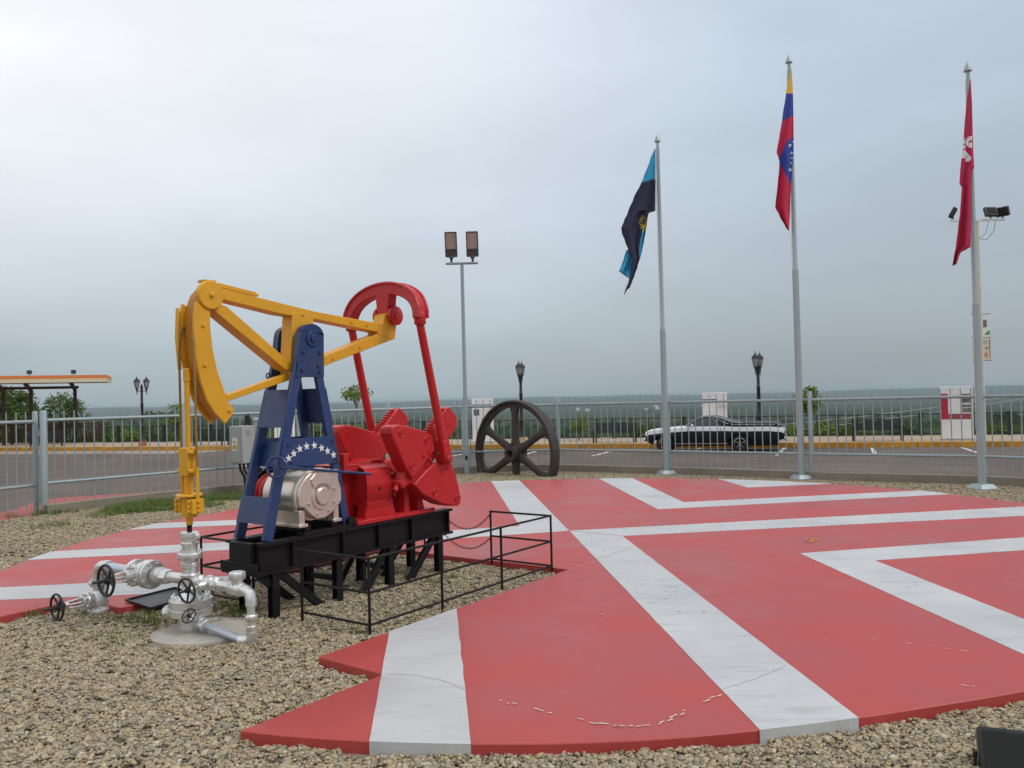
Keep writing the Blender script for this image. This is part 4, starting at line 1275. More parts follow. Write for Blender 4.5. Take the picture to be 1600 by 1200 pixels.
# ---- pitman arms and the arched equalizer
PT, PB = (1.665, 2.60), (2.005, 1.205)
for sg in (0, 1):
    f_ = (lambda p: p) if sg == 0 else MP
    d = -1 if sg == 0 else 1
    s_ = MB(); s_.cyl((PT[0], f_(-0.195), PT[1]), (PB[0] - 0.02, f_(-0.205), PB[1] + 0.10), 0.040, 0.044, n=18)
    pm = P('pitman', s_, 'red_paint')
    s_ = MB()
    s_.lathe((PB[0], f_(-0.12), PB[1]), (0, d, 0), [(0.060, 0), (0.060, 0.12), (0.05, 0.13)], 22)
    s_.prism([(PB[0] - 0.060, PB[1]), (PB[0] + 0.060, PB[1]), (PB[0] + 0.010, PB[1] + 0.20), (PB[0] - 0.085, PB[1] + 0.18)], 'y', *sorted((f_(-0.25), f_(-0.165))))
    s_.lathe((PB[0], f_(-0.25), PB[1]), (0, d, 0), [(0.042, 0), (0.042, 0.015), (0.03, 0.02)], 16)
    P('wrist_bearing', s_, 'red_paint', pm, bevel=0.008)
s_ = MB()
n_a = 28; vs = []; hw_ = 0.485
for k in range(n_a + 1):
    a = math.pi * k / n_a
    y_c = PC - hw_ * math.cos(a); z_c = 2.62 + 0.335 * math.sin(a) ** 0.85
    th_r = 0.045 + 0.018 * math.sin(a)
    nx, nz = -math.cos(a), math.sin(a)
    nl = math.hypot(nx, nz)
    for (ox, rr_) in ((-0.06, -th_r), (0.06, -th_r), (0.06, th_r), (-0.06, th_r)):
        vs.append((PT[0] + 0.04 * math.sin(a) + ox, y_c + nx * rr_, z_c + nz * rr_))
fs = []
for k in range(n_a):
    for q in range(4):
        fs.append((4 * k + q, 4 * k + (q + 1) % 4, 4 * k + 4 + (q + 1) % 4, 4 * k + 4 + q))
fs += [(0, 1, 2, 3), tuple(4 * n_a + q for q in (3, 2, 1, 0))]
s_.add(vs, fs)
eq = P('equalizer', s_, 'red_paint', bevel=0.010)
# raised flanges on the arch
for ox in (-0.062, 0.062):
    s_ = MB(); s_.tube([(PT[0] + 0.04 * math.sin(math.pi * k / 24) + ox, PC - (hw_ + 0.05) * math.cos(math.pi * k / 24), 2.62 + 0.39 * math.sin(math.pi * k / 24) ** 0.85) for k in range(25)], 0.016, 6)
    P('flange', s_, 'red_paint', eq)
for p in (-0.2, MP(-0.2)):
    s_ = MB(); s_.lathe((PT[0] + 0.006, p, 2.555), (-0.02, 0, 1), [(0.052, 0), (0.058, 0.01), (0.058, 0.11), (0.05, 0.125)], 18).cyl((PT[0] - 0.085, p, 2.62), (PT[0] + 0.085, p, 2.62), 0.014, n=8)
    P('socket', s_, 'red_paint', eq, bevel=0.003)
s_ = MB(); s_.prism([(PC - 0.10, 2.92), (PC + 0.10, 2.92), (PC + 0.075, 2.70), (PC + 0.04, 2.66), (PC - 0.04, 2.66), (PC - 0.075, 2.70)], 'x', 1.64, 1.76)
P('hanger', s_, 'red_paint', eq, bevel=0.01)
for a, c in ((0.155, 0.205), (0.365, 0.415)):
    s_ = MB(); s_.lathe((1.72, a, 2.675), (0, 1, 0), [(0.085, 0), (0.098, 0.008), (0.098, 0.042), (0.085, 0.05)], 24).cyl((1.72, a - 0.012, 2.675), (1.72, c + 0.012, 2.675), 0.035, n=14)
    P('tail_bearing', s_, 'red_paint', eq)

# ================================================================== guard rail round the pit (near side and far side)
def guard(label, pts, chain=None):
    o = SP(*pts[0])
    t = thing('guard_rail', label, 'railing', (o.x, o.y, 0), ROTP)
    L_ = [(s - pts[0][0], p - pts[0][1]) for s, p in pts]
    def lz(q, z): return (q[0], q[1], z)
    # posts at corners plus intermediates on long runs
    post_pts = []
    for i in range(len(L_)):
        post_pts.append(L_[i])
        if i < len(L_) - 1:
            a, c = Vector(L_[i]), Vector(L_[i + 1])
            n_ = int(round((c - a).length / 0.86))
            for k in range(1, n_):
                post_pts.append(tuple(a.lerp(c, k / n_)))
    for q in post_pts:
        MB().cyl(lz(q, -0.02), lz(q, 0.615), 0.0115, n=8).build('post', 'black_paint', t)
    for i in range(len(L_) - 1):
        for z in (0.10, 0.345, 0.605):
            MB().cyl(lz(L_[i], z), lz(L_[i + 1], z), 0.0105, n=8).build('rail', 'black_paint', t)
    if chain:
        for z0, z1, sag in chain:
            a = Vector((*L_[-1], z0)); c = Vector((2.24 - pts[0][0], 0.05 - pts[0][1], z1))
            s_ = MB(); n_l = 26
            for k in range(n_l):
                q0 = a.lerp(c, k / n_l); q1 = a.lerp(c, (k + 1) / n_l)
                q0.z -= sag * 4 * (k / n_l) * (1 - k / n_l); q1.z -= sag * 4 * ((k + 1) / n_l) * (1 - (k + 1) / n_l)
                m_ = (q0 + q1) / 2; d = (q1 - q0).normalized(); sd_ = d.cross(Vector((0, 0, 1))).normalized()
                if k % 2: sd_ = sd_.cross(d)
                ln = (q1 - q0).length * 0.72
                s_.tube([m_ + d * (ln * math.cos(a_)) + sd_ * (0.009 * math.sin(a_)) for a_ in [2 * math.pi * j / 8 for j in range(8)]], 0.003, 4, True)
            s_.build('chain', 'black_iron', t)
    return t
guard('thin black guard rail with hanging chains beside the red crank', [(0.045, -0.30), (0.045, -1.075), (2.595, -1.075), (2.595, -0.31)], chain=[(0.58, 0.60, 0.16), (0.33, 0.40, 0.14)])
guard('thin black guard rail on the far side behind the silver wellhead', [(0.045, 0.33), (0.045, 1.08), (2.50, 1.08), (2.50, 0.55)])

# ================================================================== WELLHEAD (local axes as the pump)
WO = SP(-0.585, PC)
WH = thing('wellhead', 'silver wellhead with black hand wheels under the yellow polished rod', 'wellhead', (WO.x, WO.y, 0), ROTP)
def Wp(name, s_, m='silver_paint', par=WH, **k): return s_.build(name, m, par, **k)
def flange(s_, c, d, r, t, nb=8, rb=None):
    d = Vector(d).normalized(); c = Vector(c)
    s_.lathe(c - d * t / 2, d, [(r * 0.97, 0), (r, t * 0.12), (r, t * 0.88), (r * 0.97, t)], 24)
    dd, x, y = s_.frame(d)
    for k in range(nb):
        a = 2 * math.pi * (k + 0.5) / nb
        q = c + (x * math.cos(a) + y * math.sin(a)) * (rb or r * 0.82)
        s_.lathe(q - d * (t / 2 + 0.016), d, [(0.010, 0), (0.010, t + 0.032)], 6)
def elbow(s_, p, d1, d2, r, n_=6, R_=0.07):
    p = Vector(p); d1 = Vector(d1).normalized(); d2 = Vector(d2).normalized()
    pts = [p - d1 * R_ * (1 - k / n_) ** 1.0 * (1 - k / n_) + d2 * R_ * (k / n_) ** 2 for k in range(n_ + 1)]
    s_.tube(pts, r, 14)
def hand_wheel(c, d, r, par=WH, spokes=5):
    d = Vector(d).normalized(); c = Vector(c); s_ = MB()
    dd, x, y = s_.frame(d)
    s_.ring(c, d, r, r * 0.095, 28, 8)
    for k in range(spokes):
        a = 2 * math.pi * k / spokes + 0.3
        v_ = (x * math.cos(a) + y * math.sin(a))
        s_.tube([c - d * r * 0.18 + v_ * r * 0.15, c + v_ * r * 0.98], [r * 0.10, r * 0.075], 6)
    s_.lathe(c - d * r * 0.28, d, [(r * 0.22, 0), (r * 0.22, r * 0.35), (r * 0.12, r * 0.4), (r * 0.10, r * 0.75)], 10)
    return s_.build('hand_wheel', 'black_iron', par)
# concrete collar
s_ = MB(); dc = (0.15, -0.10)
pr = [(0.001, 0.036), (0.34, 0.034), (0.40, 0.026), (0.415, -0.04)]
s_.lathe((dc[0] - 0.10, dc[1], 0), (0, 0, 1), pr[::-1], 40)
collar = s_
s_ = MB()
s_.lathe((0, 0, -0.02), (0, 0, 1), [(0.098, 0), (0.098, 0.15), (0.12, 0.16), (0.165, 0.17), (0.165, 0.225), (0.150, 0.228), (0.150, 0.236), (0.165, 0.24), (0.165, 0.295)], 32)
for k in range(12):
    a = 2 * math.pi * k / 12
    s_.lathe((0.138 * math.cos(a), 0.138 * math.sin(a), 0.27), (0, 0, 1), [(0.014, 0), (0.014, 0.028), (0.009, 0.045)], 6)
Wp('casing_head', s_, bevel=0.003)
s_ = MB()
s_.lathe((0, 0, 0.27), (0, 0, 1), [(0.115, 0), (0.095, 0.03), (0.065, 0.075), (0.062, 0.11), (0.075, 0.115), (0.075, 0.20), (0.062, 0.205), (0.060, 0.25), (0.070, 0.255), (0.070, 0.29), (0.058, 0.30), (0.058, 0.335)], 28)
flange(s_, (0, 0, 0.62), (0, 0, 1), 0.098, 0.045, 8)
s_.lathe((0, 0, 0.635), (0, 0, 1), [(0.060, 0), (0.060, 0.06), (0.068, 0.065), (0.068, 0.085), (0.060, 0.09), (0.060, 0.125), (0.070, 0.13), (0.070, 0.165), (0.03, 0.168)], 28)
for sg in (-1, 1):
    s_.prism([(sg * 0.055, 0.735), (sg * 0.10, 0.735), (sg * 0.118, 0.76), (sg * 0.118, 0.785), (sg * 0.10, 0.80), (sg * 0.055, 0.80)], 'x', -0.018, 0.018)
Wp('tubing_stack', s_, bevel=0.002)
# left run towards the flow line
ZR = 0.42
s_ = MB()
s_.cyl((0, 0.05, ZR), (-0.02, 0.30, ZR), 0.043, n=18)
s_.lathe((-0.02, 0.26, ZR), (-0.06, 1, 0), [(0.06, 0), (0.062, 0.03), (0.062, 0.07), (0.05, 0.08)], 6)
s_.lathe((-0.025, 0.34, ZR), (-0.06, 1, 0), [(0.05, 0), (0.068, 0.02), (0.068, 0.09), (0.055, 0.11)], 20)
Wp('flow_tee', s_)
s_ = MB()
vc = Vector((-0.045, 0.60, ZR))
flange(s_, vc + Vector((0.008, -0.115, 0)), (-0.06, 1, 0), 0.118, 0.036, 8)
flange(s_, vc + Vector((0.005, -0.070, 0)), (-0.06, 1, 0), 0.118, 0.036, 8)
s_.sphere(vc, 0.095, 9)
flange(s_, vc + Vector((-0.008, 0.095, 0)), (-0.06, 1, 0), 0.110, 0.034, 8)
flange(s_, vc + Vector((-0.095, 0, 0.0)), (-1, 0, 0), 0.092, 0.03, 8)
s_.cyl(vc, vc + Vector((-0.17, 0, 0)), 0.05, n=16)
s_.bar(vc + Vector((-0.12, 0, 0.042)), vc + Vector((-0.26, 0, 0.030)), 0.025, 0.014).bar(vc + Vector((-0.12, 0, -0.042)), vc + Vector((-0.26, 0, -0.030)), 0.025, 0.014)
s_.cyl(vc + Vector((-0.255, 0, 0)), vc + Vector((-0.285, 0, 0)), 0.04, n=12).cyl(vc + Vector((-0.12, 0, 0)), vc + Vector((-0.30, 0, 0)), 0.012, n=8)
Wp('gate_valve', s_, bevel=0.002)
hand_wheel(vc + Vector((-0.32, 0, 0)), (-1, 0, 0), 0.122)
MB().cyl(vc + Vector((-0.32, 0, 0)), vc + Vector((-0.43, 0, 0)), 0.012, n=8).build('valve_stem', 'black_iron', WH)
ye = 1.20; xe = -0.09
mat('pipe_galv', (0.52, 0.56, 0.62), 0.38, metal=0.6, var=0.06, bump=0.05)
s_ = MB(); s_.cyl((-0.055, 0.69, ZR + 0.005), (xe, ye - 0.06, ZR + 0.01), 0.045, n=18); Wp('flow_pipe', s_, 'pipe_galv')
s_ = MB()
s_.tube([(xe, ye - 0.10, ZR + 0.01), (xe, ye - 0.03, ZR + 0.008), (xe, ye + 0.015, ZR - 0.012), (xe, ye + 0.03, ZR - 0.055), (xe, ye + 0.03, ZR - 0.12)], 0.053, 16)
s_.lathe((xe, ye - 0.14, ZR + 0.01), (0, 1, 0), [(0.056, 0), (0.06, 0.008), (0.06, 0.05), (0.055, 0.055)], 18)
Wp('elbow', s_)
s_ = MB()
flange(s_, (xe, ye + 0.03, 0.285), (0, 0, 1), 0.082, 0.03, 6)
s_.cyl((xe, ye + 0.03, 0.20), (xe, ye + 0.03, 0.33), 0.05, n=16)
s_.lathe((xe, ye + 0.03, 0.04), (0, 0, 1), [(0.06, 0), (0.075, 0.03), (0.085, 0.09), (0.07, 0.15), (0.055, 0.18)], 22)
flange(s_, (xe, ye + 0.03, 0.045), (0, 0, 1), 0.095, 0.04, 8)
s_.cyl((xe, ye + 0.03, -0.05), (xe, ye + 0.03, 0.05), 0.05, n=14)
vb = Vector((xe, ye + 0.03, 0.145))
s_.cyl(vb, vb + Vector((-0.15, 0, 0)), 0.05, 0.045, n=16)
flange(s_, vb + Vector((-0.11, 0, 0)), (-1, 0, 0), 0.075, 0.03, 6)
s_.bar(vb + Vector((-0.13, 0, 0.036)), vb + Vector((-0.28, 0, 0.024)), 0.022, 0.012).bar(vb + Vector((-0.13, 0, -0.036)), vb + Vector((-0.28, 0, -0.024)), 0.022, 0.012)
s_.cyl(vb + Vector((-0.27, 0, 0)), vb + Vector((-0.30, 0, 0)), 0.032, n=12).cyl(vb, vb + Vector((-0.30, 0, 0)), 0.011, n=8)
Wp('riser_valve', s_, bevel=0.002)
hand_wheel(vb + Vector((-0.36, 0, 0)), (-1, 0, 0), 0.108)
MB().cyl(vb + Vector((-0.30, 0, 0)), vb + Vector((-0.47, 0, 0)), 0.012, n=8).build('valve_stem', 'black_iron', WH)
# right run: valve, tee with hex cap, down-comer, return pipe
s_ = MB()
s_.cyl((0, -0.05, ZR), (0.02, -0.62, ZR - 0.01), 0.036, n=16)
s_.lathe((0, -0.10, ZR), (0.03, -1, 0), [(0.045, 0), (0.055, 0.01), (0.055, 0.06), (0.045, 0.07)], 16)
s_.sphere((0.01, -0.24, ZR), 0.062, 8)
s_.lathe((0.012, -0.30, ZR), (0.03, -1, 0), [(0.05, 0), (0.058, 0.01), (0.058, 0.05), (0.048, 0.06)], 8)
s_.cyl((0.01, -0.24, ZR), (-0.10, -0.24, ZR - 0.01), 0.04, 0.032, n=14)
s_.cyl((-0.10, -0.24, ZR - 0.01), (-0.16, -0.24, ZR - 0.015), 0.012, n=8)
Wp('bypass_valve', s_, bevel=0.002)
hand_wheel((-0.19, -0.24, ZR - 0.02), (-1, -0.1, -0.05), 0.092)
s_ = MB()
s_.lathe((0.02, -0.50, ZR - 0.01), (0, -1, 0), [(0.045, 0), (0.052, 0.01), (0.052, 0.13), (0.045, 0.14)], 16)
s_.cyl((0.02, -0.575, ZR - 0.01), (0.02, -0.575, ZR + 0.07), 0.043, n=14)
s_.lathe((0.02, -0.575, ZR + 0.06), (0, 0, 1), [(0.06, 0), (0.063, 0.006), (0.063, 0.05), (0.056, 0.06)], 6)
Wp('capped_tee', s_)
yd = -0.735
s_ = MB()
s_.tube([(0.02, -0.63, ZR - 0.01), (0.022, yd + 0.05, ZR - 0.012), (0.022, yd + 0.012, ZR - 0.03), (0.022, yd, ZR - 0.07), (0.022, yd, ZR - 0.12)], 0.042, 14)
s_.cyl((0.022, yd, 0.08), (0.022, yd, ZR - 0.06), 0.031, n=16)
s_.lathe((0.022, yd, 0.19), (0, 0, 1), [(0.042, 0), (0.048, 0.008), (0.048, 0.04), (0.042, 0.048)], 8)
s_.lathe((0.022, yd, 0.10), (0, 0, 1), [(0.036, 0), (0.040, 0.006), (0.040, 0.05), (0.034, 0.056)], 16)
s_.tube([(0.022, yd, 0.11), (0.022, yd, 0.075), (0.018, yd + 0.012, 0.048), (0.0, yd + 0.05, 0.04), (-0.02, yd + 0.09, 0.042)], 0.042, 14)
Wp('down_comer', s_)
s_ = MB(); s_.cyl((-0.01, yd + 0.07, 0.042), (-0.03, -0.16, 0.105), 0.030, n=16); Wp('return_pipe', s_, 'pipe_galv')
s_ = MB()
s_.sphere((-0.02, -0.155, 0.11), 0.055, 8)
s_.lathe((-0.025, -0.20, 0.10), (0.02, -1, -0.1), [(0.045, 0), (0.052, 0.008), (0.052, 0.04), (0.04, 0.05)], 8)
s_.cyl((-0.01, -0.05, 0.115), (-0.02, -0.16, 0.11), 0.04, n=14)
s_.cyl((-0.02, -0.155, 0.11), (-0.10, -0.175, 0.165), 0.026, n=10)
Wp('casing_valve', s_, bevel=0.002)
hand_wheel((-0.14, -0.185, 0.19), (-0.85, -0.3, 0.6), 0.056)
s_ = MB(); s_.cyl((0, 0.12, 0.20), (-0.05, 0.24, 0.14), 0.045, n=12).lathe((-0.04, 0.20, 0.16), (-0.3, 1, -0.5), [(0.05, 0), (0.06, 0.01), (0.06, 0.05), (0.04, 0.07)], 8)
Wp('side_outlet', s_)
pad = collar.build('concrete_pad', 'cement', None, loc=(WO.x, WO.y, 0), rotz=ROTP)
tag(pad, 'round grey cement pad under the silver wellhead', 'pad')
# black tray lying behind the wellhead
q = [G(196, 938, 0.10), G(273, 919, 0.12), G(306, 930, 0.10), G(236, 951, 0.08)]
ctr = sum(q, Vector()) / 4
s_ = MB(); s_.add([(p.x - ctr.x, p.y - ctr.y, p.z) for p in q] + [(p.x - ctr.x, p.y - ctr.y, p.z - 0.012) for p in q], [(0, 1, 2, 3), (7, 6, 5, 4), (0, 4, 5, 1), (1, 5, 6, 2), (2, 6, 7, 3), (3, 7, 4, 0)])
tr = thing('metal_tray', 'flat black metal tray lying on the gravel behind the wellhead', 'tray', (ctr.x, ctr.y, 0))
s_.build('tray_plate', 'dark_plastic', tr, bevel=0.004)
s_ = MB()
for i in range(4):
    a = q[i] - ctr; c = q[(i + 1) % 4] - ctr
    s_.bar((a.x, a.y, q[i].z + 0.006), (c.x, c.y, q[(i + 1) % 4].z + 0.006), 0.012, 0.014)
s_.build('rim', 'dark_plastic', tr)
s_ = MB()
for p in q:
    s_.cyl((( p.x - ctr.x) * 0.8, (p.y - ctr.y) * 0.8, -0.01), ((p.x - ctr.x) * 0.8, (p.y - ctr.y) * 0.8, p.z), 0.012, n=6)
s_.build('foot_set', 'dark_plastic', tr)

# ================================================================== IRON BULL WHEEL
wc = AT(806, 708, 19.45)
yaw = R(-43)
BW = thing('bull_wheel', 'large rusty iron six-spoked wheel half sunk in the gravel', 'wheel', (wc.x, wc.y, 0), yaw)
# local: axis along y (front = -y)
s_ = MB(); RO = 1.235
prof = [(RO, -0.125), (RO, 0.125), (RO - 0.05, 0.125), (RO - 0.075, 0.06), (RO - 0.15, 0.045), (RO - 0.15, -0.045), (RO - 0.075, -0.06), (RO - 0.05, -0.125)]
nseg = 72; vs = []; fs = []
for k in range(nseg):
    a = 2 * math.pi * k / nseg
    for r_, y_ in prof: vs.append((r_ * math.cos(a), y_, wc.z + r_ * math.sin(a)))
m_ = len(prof)
for k in range(nseg):
    k2 = (k + 1) % nseg
    for j in range(m_):
        fs.append((k * m_ + j, k * m_ + (j + 1) % m_, k2 * m_ + (j + 1) % m_, k2 * m_ + j))
s_.add(vs, fs); s_.build('rim', 'iron', BW, bevel=0.01)
s_ = MB(); s_.lathe((0, -0.21, wc.z), (0, 1, 0), [(0.085, 0.0), (0.17, 0.0), (0.19, 0.03), (0.20, 0.12), (0.20, 0.30), (0.19, 0.39), (0.17, 0.42), (0.085, 0.42)], 28, cap=False)
s_.lathe((0, -0.20, wc.z), (0, 1, 0), [(0.085, 0.0), (0.085, 0.40)], 20, cap=False)
s_.bb(-0.05, 0.05, -0.2, 0.2, wc.z + 0.17, wc.z + 0.23)
s_.build('hub', 'iron', BW, smooth=40)
for k in range(6):
    a = R(90 + 60 * k)
    d = Vector((math.cos(a), 0, math.sin(a))); sd_ = Vector((-math.sin(a), 0, math.cos(a)))
    s_ = MB(); vs = []; fs = []
    st = [(0.15, 0.13, 0.10), (0.28, 0.095, 0.075), (0.6, 0.080, 0.06), (0.9, 0.085, 0.058), (1.03, 0.12, 0.06), (1.10, 0.16, 0.05)]
    for (t, w_, h_) in st:
        for j in range(12):
            b_ = 2 * math.pi * j / 12
            cc, ss = math.cos(b_), math.sin(b_)
            p_ = d * t + sd_ * (w_ * (abs(cc) ** 0.7) * (1 if cc > 0 else -1)) + Vector((0, 1, 0)) * (h_ * (abs(ss) ** 0.7) * (1 if ss > 0 else -1))
            vs.append((p_.x, p_.y, wc.z + p_.z))
    for i in range(len(st) - 1):
        for j in range(12):
            fs.append((i * 12 + j, i * 12 + (j + 1) % 12, (i + 1) * 12 + (j + 1) % 12, (i + 1) * 12 + j))
    fs += [tuple(range(11, -1, -1)), tuple(range(60, 72))]
    s_.add(vs, fs); s_.build('spoke', 'iron', BW, smooth=50)

# ================================================================== FLAGPOLES AND FLAGS
def flagpole(label, base_px, top_px, step_py, rb):
    g = G(*base_px); Y = g.y
    t = thing('flagpole', label, 'flagpole', (g.x, g.y, 0), group='flagpoles beside the fence')
    zt = AT(*top_px, Y).z; zs = AT(base_px[0] - 8, step_py, Y).z
    s_ = MB(); s_.prism([(-0.17, -0.17), (0.17, -0.17), (0.17, 0.17), (-0.17, 0.17)], 'z', -0.02, 0.05); s_.lathe((0, 0, 0.05), (0, 0, 1), [(0.30, 0), (0.22, 0.10)], 4) if False else None
    vs = [(-0.17, -0.17, 0.05), (0.17, -0.17, 0.05), (0.17, 0.17, 0.05), (-0.17, 0.17, 0.05), (-0.12, -0.12, 0.12), (0.12, -0.12, 0.12), (0.12, 0.12, 0.12), (-0.12, 0.12, 0.12)]
    s_.add(vs, [(0, 1, 5, 4), (1, 2, 6, 5), (2, 3, 7, 6), (3, 0, 4, 7), (4, 5, 6, 7)])
    s_.build('base_block', 'pole_grey', t, rotz=0.25)
    s_ = MB(); s_.lathe((0, 0, 0.10), (0, 0, 1), [(rb, 0), (rb, 0.9), (rb * 0.93, zs - 0.13), (rb * 0.90, zs - 0.10), (rb * 0.68, zs - 0.06), (rb * 0.64, zt * 0.82), (rb * 0.62, zt - 0.42)], 18)
    s_.build('pole', 'pole_grey', t)
    s_ = MB(); s_.lathe((0, 0, zt - 0.36), (0, 0, 1), [(rb * 0.45, 0), (rb * 0.45, 0.18), (rb * 1.05, 0.19), (rb * 0.9, 0.24), (0.002, 0.36)], 12)
    s_.build('finial', 'pole_grey', t)
    s_ = MB(); s_.tube([(-rb - 0.012, -0.02, 1.15), (-rb * 0.8 - 0.014, -0.02, zs), (-rb * 0.66 - 0.014, -0.02, zt - 0.45)], 0.005, 5)
    s_.build('halyard', 'flag_sleeve', t)
    s_ = MB(); s_.box((-rb - 0.01, -0.02, 1.15), (0.03, 0.02, 0.16)); s_.build('cleat', 'pole_grey', t)
    return Y, Vector((g.x, g.y, 0)), zt
Y1, b1, z1 = flagpole('short grey flagpole carrying the pale blue and black flag', (1042, 743), (1026, 210), 515, 0.066)
Y2, b2, z2 = flagpole('tall grey flagpole carrying the yellow, blue and red flag', (1253, 751), (1237, 85), 421, 0.068)
Y3, b3, z3 = flagpole('grey flagpole carrying the dark red flag with white letters', (1535, 767), (1518, 96), 474, 0.066)

def cloth(layers, Y, ox, oy, sc_, region, fold_amp, nc=22, dy=1.0, seed=0):
    """layers: list of (rows, depth); rows = (Y, XL, XR) in enlarged-photo units"""
    mb = MB()
    for rows, dep, li in layers:
        ys = []
        y = rows[0][0]
        while y < rows[-1][0]:
            ys.append(y); y += sc_ * dy
        ys.append(rows[-1][0])
        grid = []
        for y in ys:
            for i in range(len(rows) - 1):
                if rows[i][0] <= y <= rows[i + 1][0]:
                    t = (y - rows[i][0]) / max(1e-6, rows[i + 1][0] - rows[i][0]); t2 = t * t * (3 - 2 * t) * 0.5 + t * 0.5
                    xl = rows[i][1] + (rows[i + 1][1] - rows[i][1]) * t2; xr = rows[i][2] + (rows[i + 1][2] - rows[i][2]) * t2
                    break
            row = []
            fr = (y - rows[0][0]) / (rows[-1][0] - rows[0][0])
            for k in range(nc + 1):
                x = xl + (xr - xl) * k / nc
                c_ = 1 - k / nc
                of = fold_amp * min(1, 0.15 + fr * 1.6) * (math.sin(c_ * 5.2 + 2.1 * fr + seed) * 0.7 + 0.45 * math.sin(c_ * 10.5 - 3 * fr + seed * 2)) * min(1, c_ * 2.5 + 0.1)
                q = AT(ox + x / sc_, oy + y / sc_, Y + dep + of)
                row.append((q, x, y))
            grid.append(row)
        o = len(mb.v); w1 = nc + 1
        for row in grid:
            for q, x, y in row: mb.v.append(tuple(q))
        for j in range(len(grid) - 1):
            for k in range(nc):
                x = (grid[j][k][1] + grid[j][k + 1][1] + grid[j + 1][k][1] + grid[j + 1][k + 1][1]) / 4
                y = (grid[j][k][2] + grid[j + 1][k + 1][2]) / 2
                mb.f.append([o + j * w1 + k, o + j * w1 + k + 1, o + (j + 1) * w1 + k + 1, o + (j + 1) * w1 + k]); mb.m.append(region(x, y, li))
    return mb
def finish_flag(mb, name, mats, base, label):
    mb.v = [(x - base.x, y - base.y, z) for x, y, z in mb.v]
    me = bpy.data.meshes.new(name); me.from_pydata(mb.v, [], mb.f)
    for q in mats: me.materials.append(MAT[q])
    me.polygons.foreach_set('material_index', mb.m)
    me.polygons.foreach_set('use_smooth', [True] * len(me.polygons)); me.update()
    o = bpy.data.objects.new(name, me); COL.objects.link(o); o.location = (base.x, base.y, 0)
    return tag(o, label, 'flag', 'flags on the poles')
# pale blue / black flag
front = [(175, 342, 349), (250, 312, 350), (372, 268, 351), (395, 255, 351), (500, 205, 352), (576, 173, 352), (592, 168, 305), (640, 145, 285), (690, 127, 268), (720, 131, 262), (770, 150, 248), (830, 172, 241), (885, 193, 247), (940, 190, 232), (990, 183, 215), (1040, 172, 196), (1075, 158, 182), (1088, 152, 164), (1120, 145, 149)]
rfold = [(585, 278, 303), (650, 262, 295), (720, 248, 284), (770, 240, 275), (830, 234, 264), (886, 244, 250)]
lfold = [(830, 160, 178), (880, 145, 197), (930, 128, 197), (968, 112, 192), (985, 135, 186), (1012, 172, 182)]
def reg1(x, y, li):
    if li == 1:
        e_ = ((x - 285) / 16.0) ** 2 + ((y - 652) / 48.0) ** 2
        return 2 if e_ < 1 or (e_ < 3.2 and math.sin(math.atan2(y - 652, x - 285) * 14) > 0.35 and y > 640) else 0
    if li == 2: return 0
    if x > 346 and y < 576: return 3
    if y < 372 + max(0, 300 - x) * 0.42 + (8 if x < 310 else 0): return 0
    r_ = math.hypot((x - 292) / 1.0, (y - 650) / 1.25)
    if 26 < r_ < 50 and 605 < y < 735 and x < 275 and math.sin(math.atan2(y - 650, x - 292) * 17) > 0.45: return 2
    return 1
mb = cloth([(front, -0.10, 0), (rfold, 0.05, 1), (lfold, 0.06, 2)], Y1, 940, 190, 4.138, reg1, 0.10, nc=26)
finish_flag(mb, 'flag', ['flag_lightblue', 'flag_navy', 'flag_sun', 'flag_sleeve'], b1, 'limp pale blue and black flag with yellow sun rays')
# tricolour with stars
rows2 = [(104, 183, 188), (265, 152, 196), (415, 130, 199), (540, 110, 200), (600, 98, 199), (632, 93, 198), (660, 103, 197), (690, 111, 196), (740, 109, 191), (820, 101, 184), (975, 85, 178), (1030, 112, 176), (1100, 150, 173), (1122, 166, 172)]
STARS2 = [(150, 568, 12), (177, 588, 14), (195, 566, 9), (189, 636, 11), (186, 700, 8), (180, 741, 14), (190, 668, 7)]
def star_in(x, y, cx, cy, r):
    d = math.hypot(x - cx, y - cy)
    if d > r: return False
    a = (math.atan2(x - cx, cy - y)) % (2 * math.pi / 5)
    a = min(a, 2 * math.pi / 5 - a)
    return d < r * 0.40 / max(1e-3, math.cos(a) * 0.40 + math.sin(a) * 1.35) * 1.0 or d < r * 0.40
def reg2(x, y, li):
    if y < 268 - 6 * math.cos((x - 172) / 16.0): return 0
    if y < 405 + max(0, (190 - x)) * 0.55: return 1
    fold = 538 + ((197 - x) / 85.0) ** 2 * 135
    if y < fold: return 2
    if y < 700 + (x - 112) * 1.85:
        for cx, cy, r in STARS2:
            if star_in(x, y, cx, cy, r): return 3
        return 1
    return 2
mb = cloth([(rows2, -0.14, 0)], Y2, 1190, 80, 4.0, reg2, 0.085, nc=26, seed=1.3)
finish_flag(mb, 'flag', ['flag_yellow', 'flag_blue', 'flag_red', 'flag_white'], b2, 'limp yellow, blue and red flag with white stars')
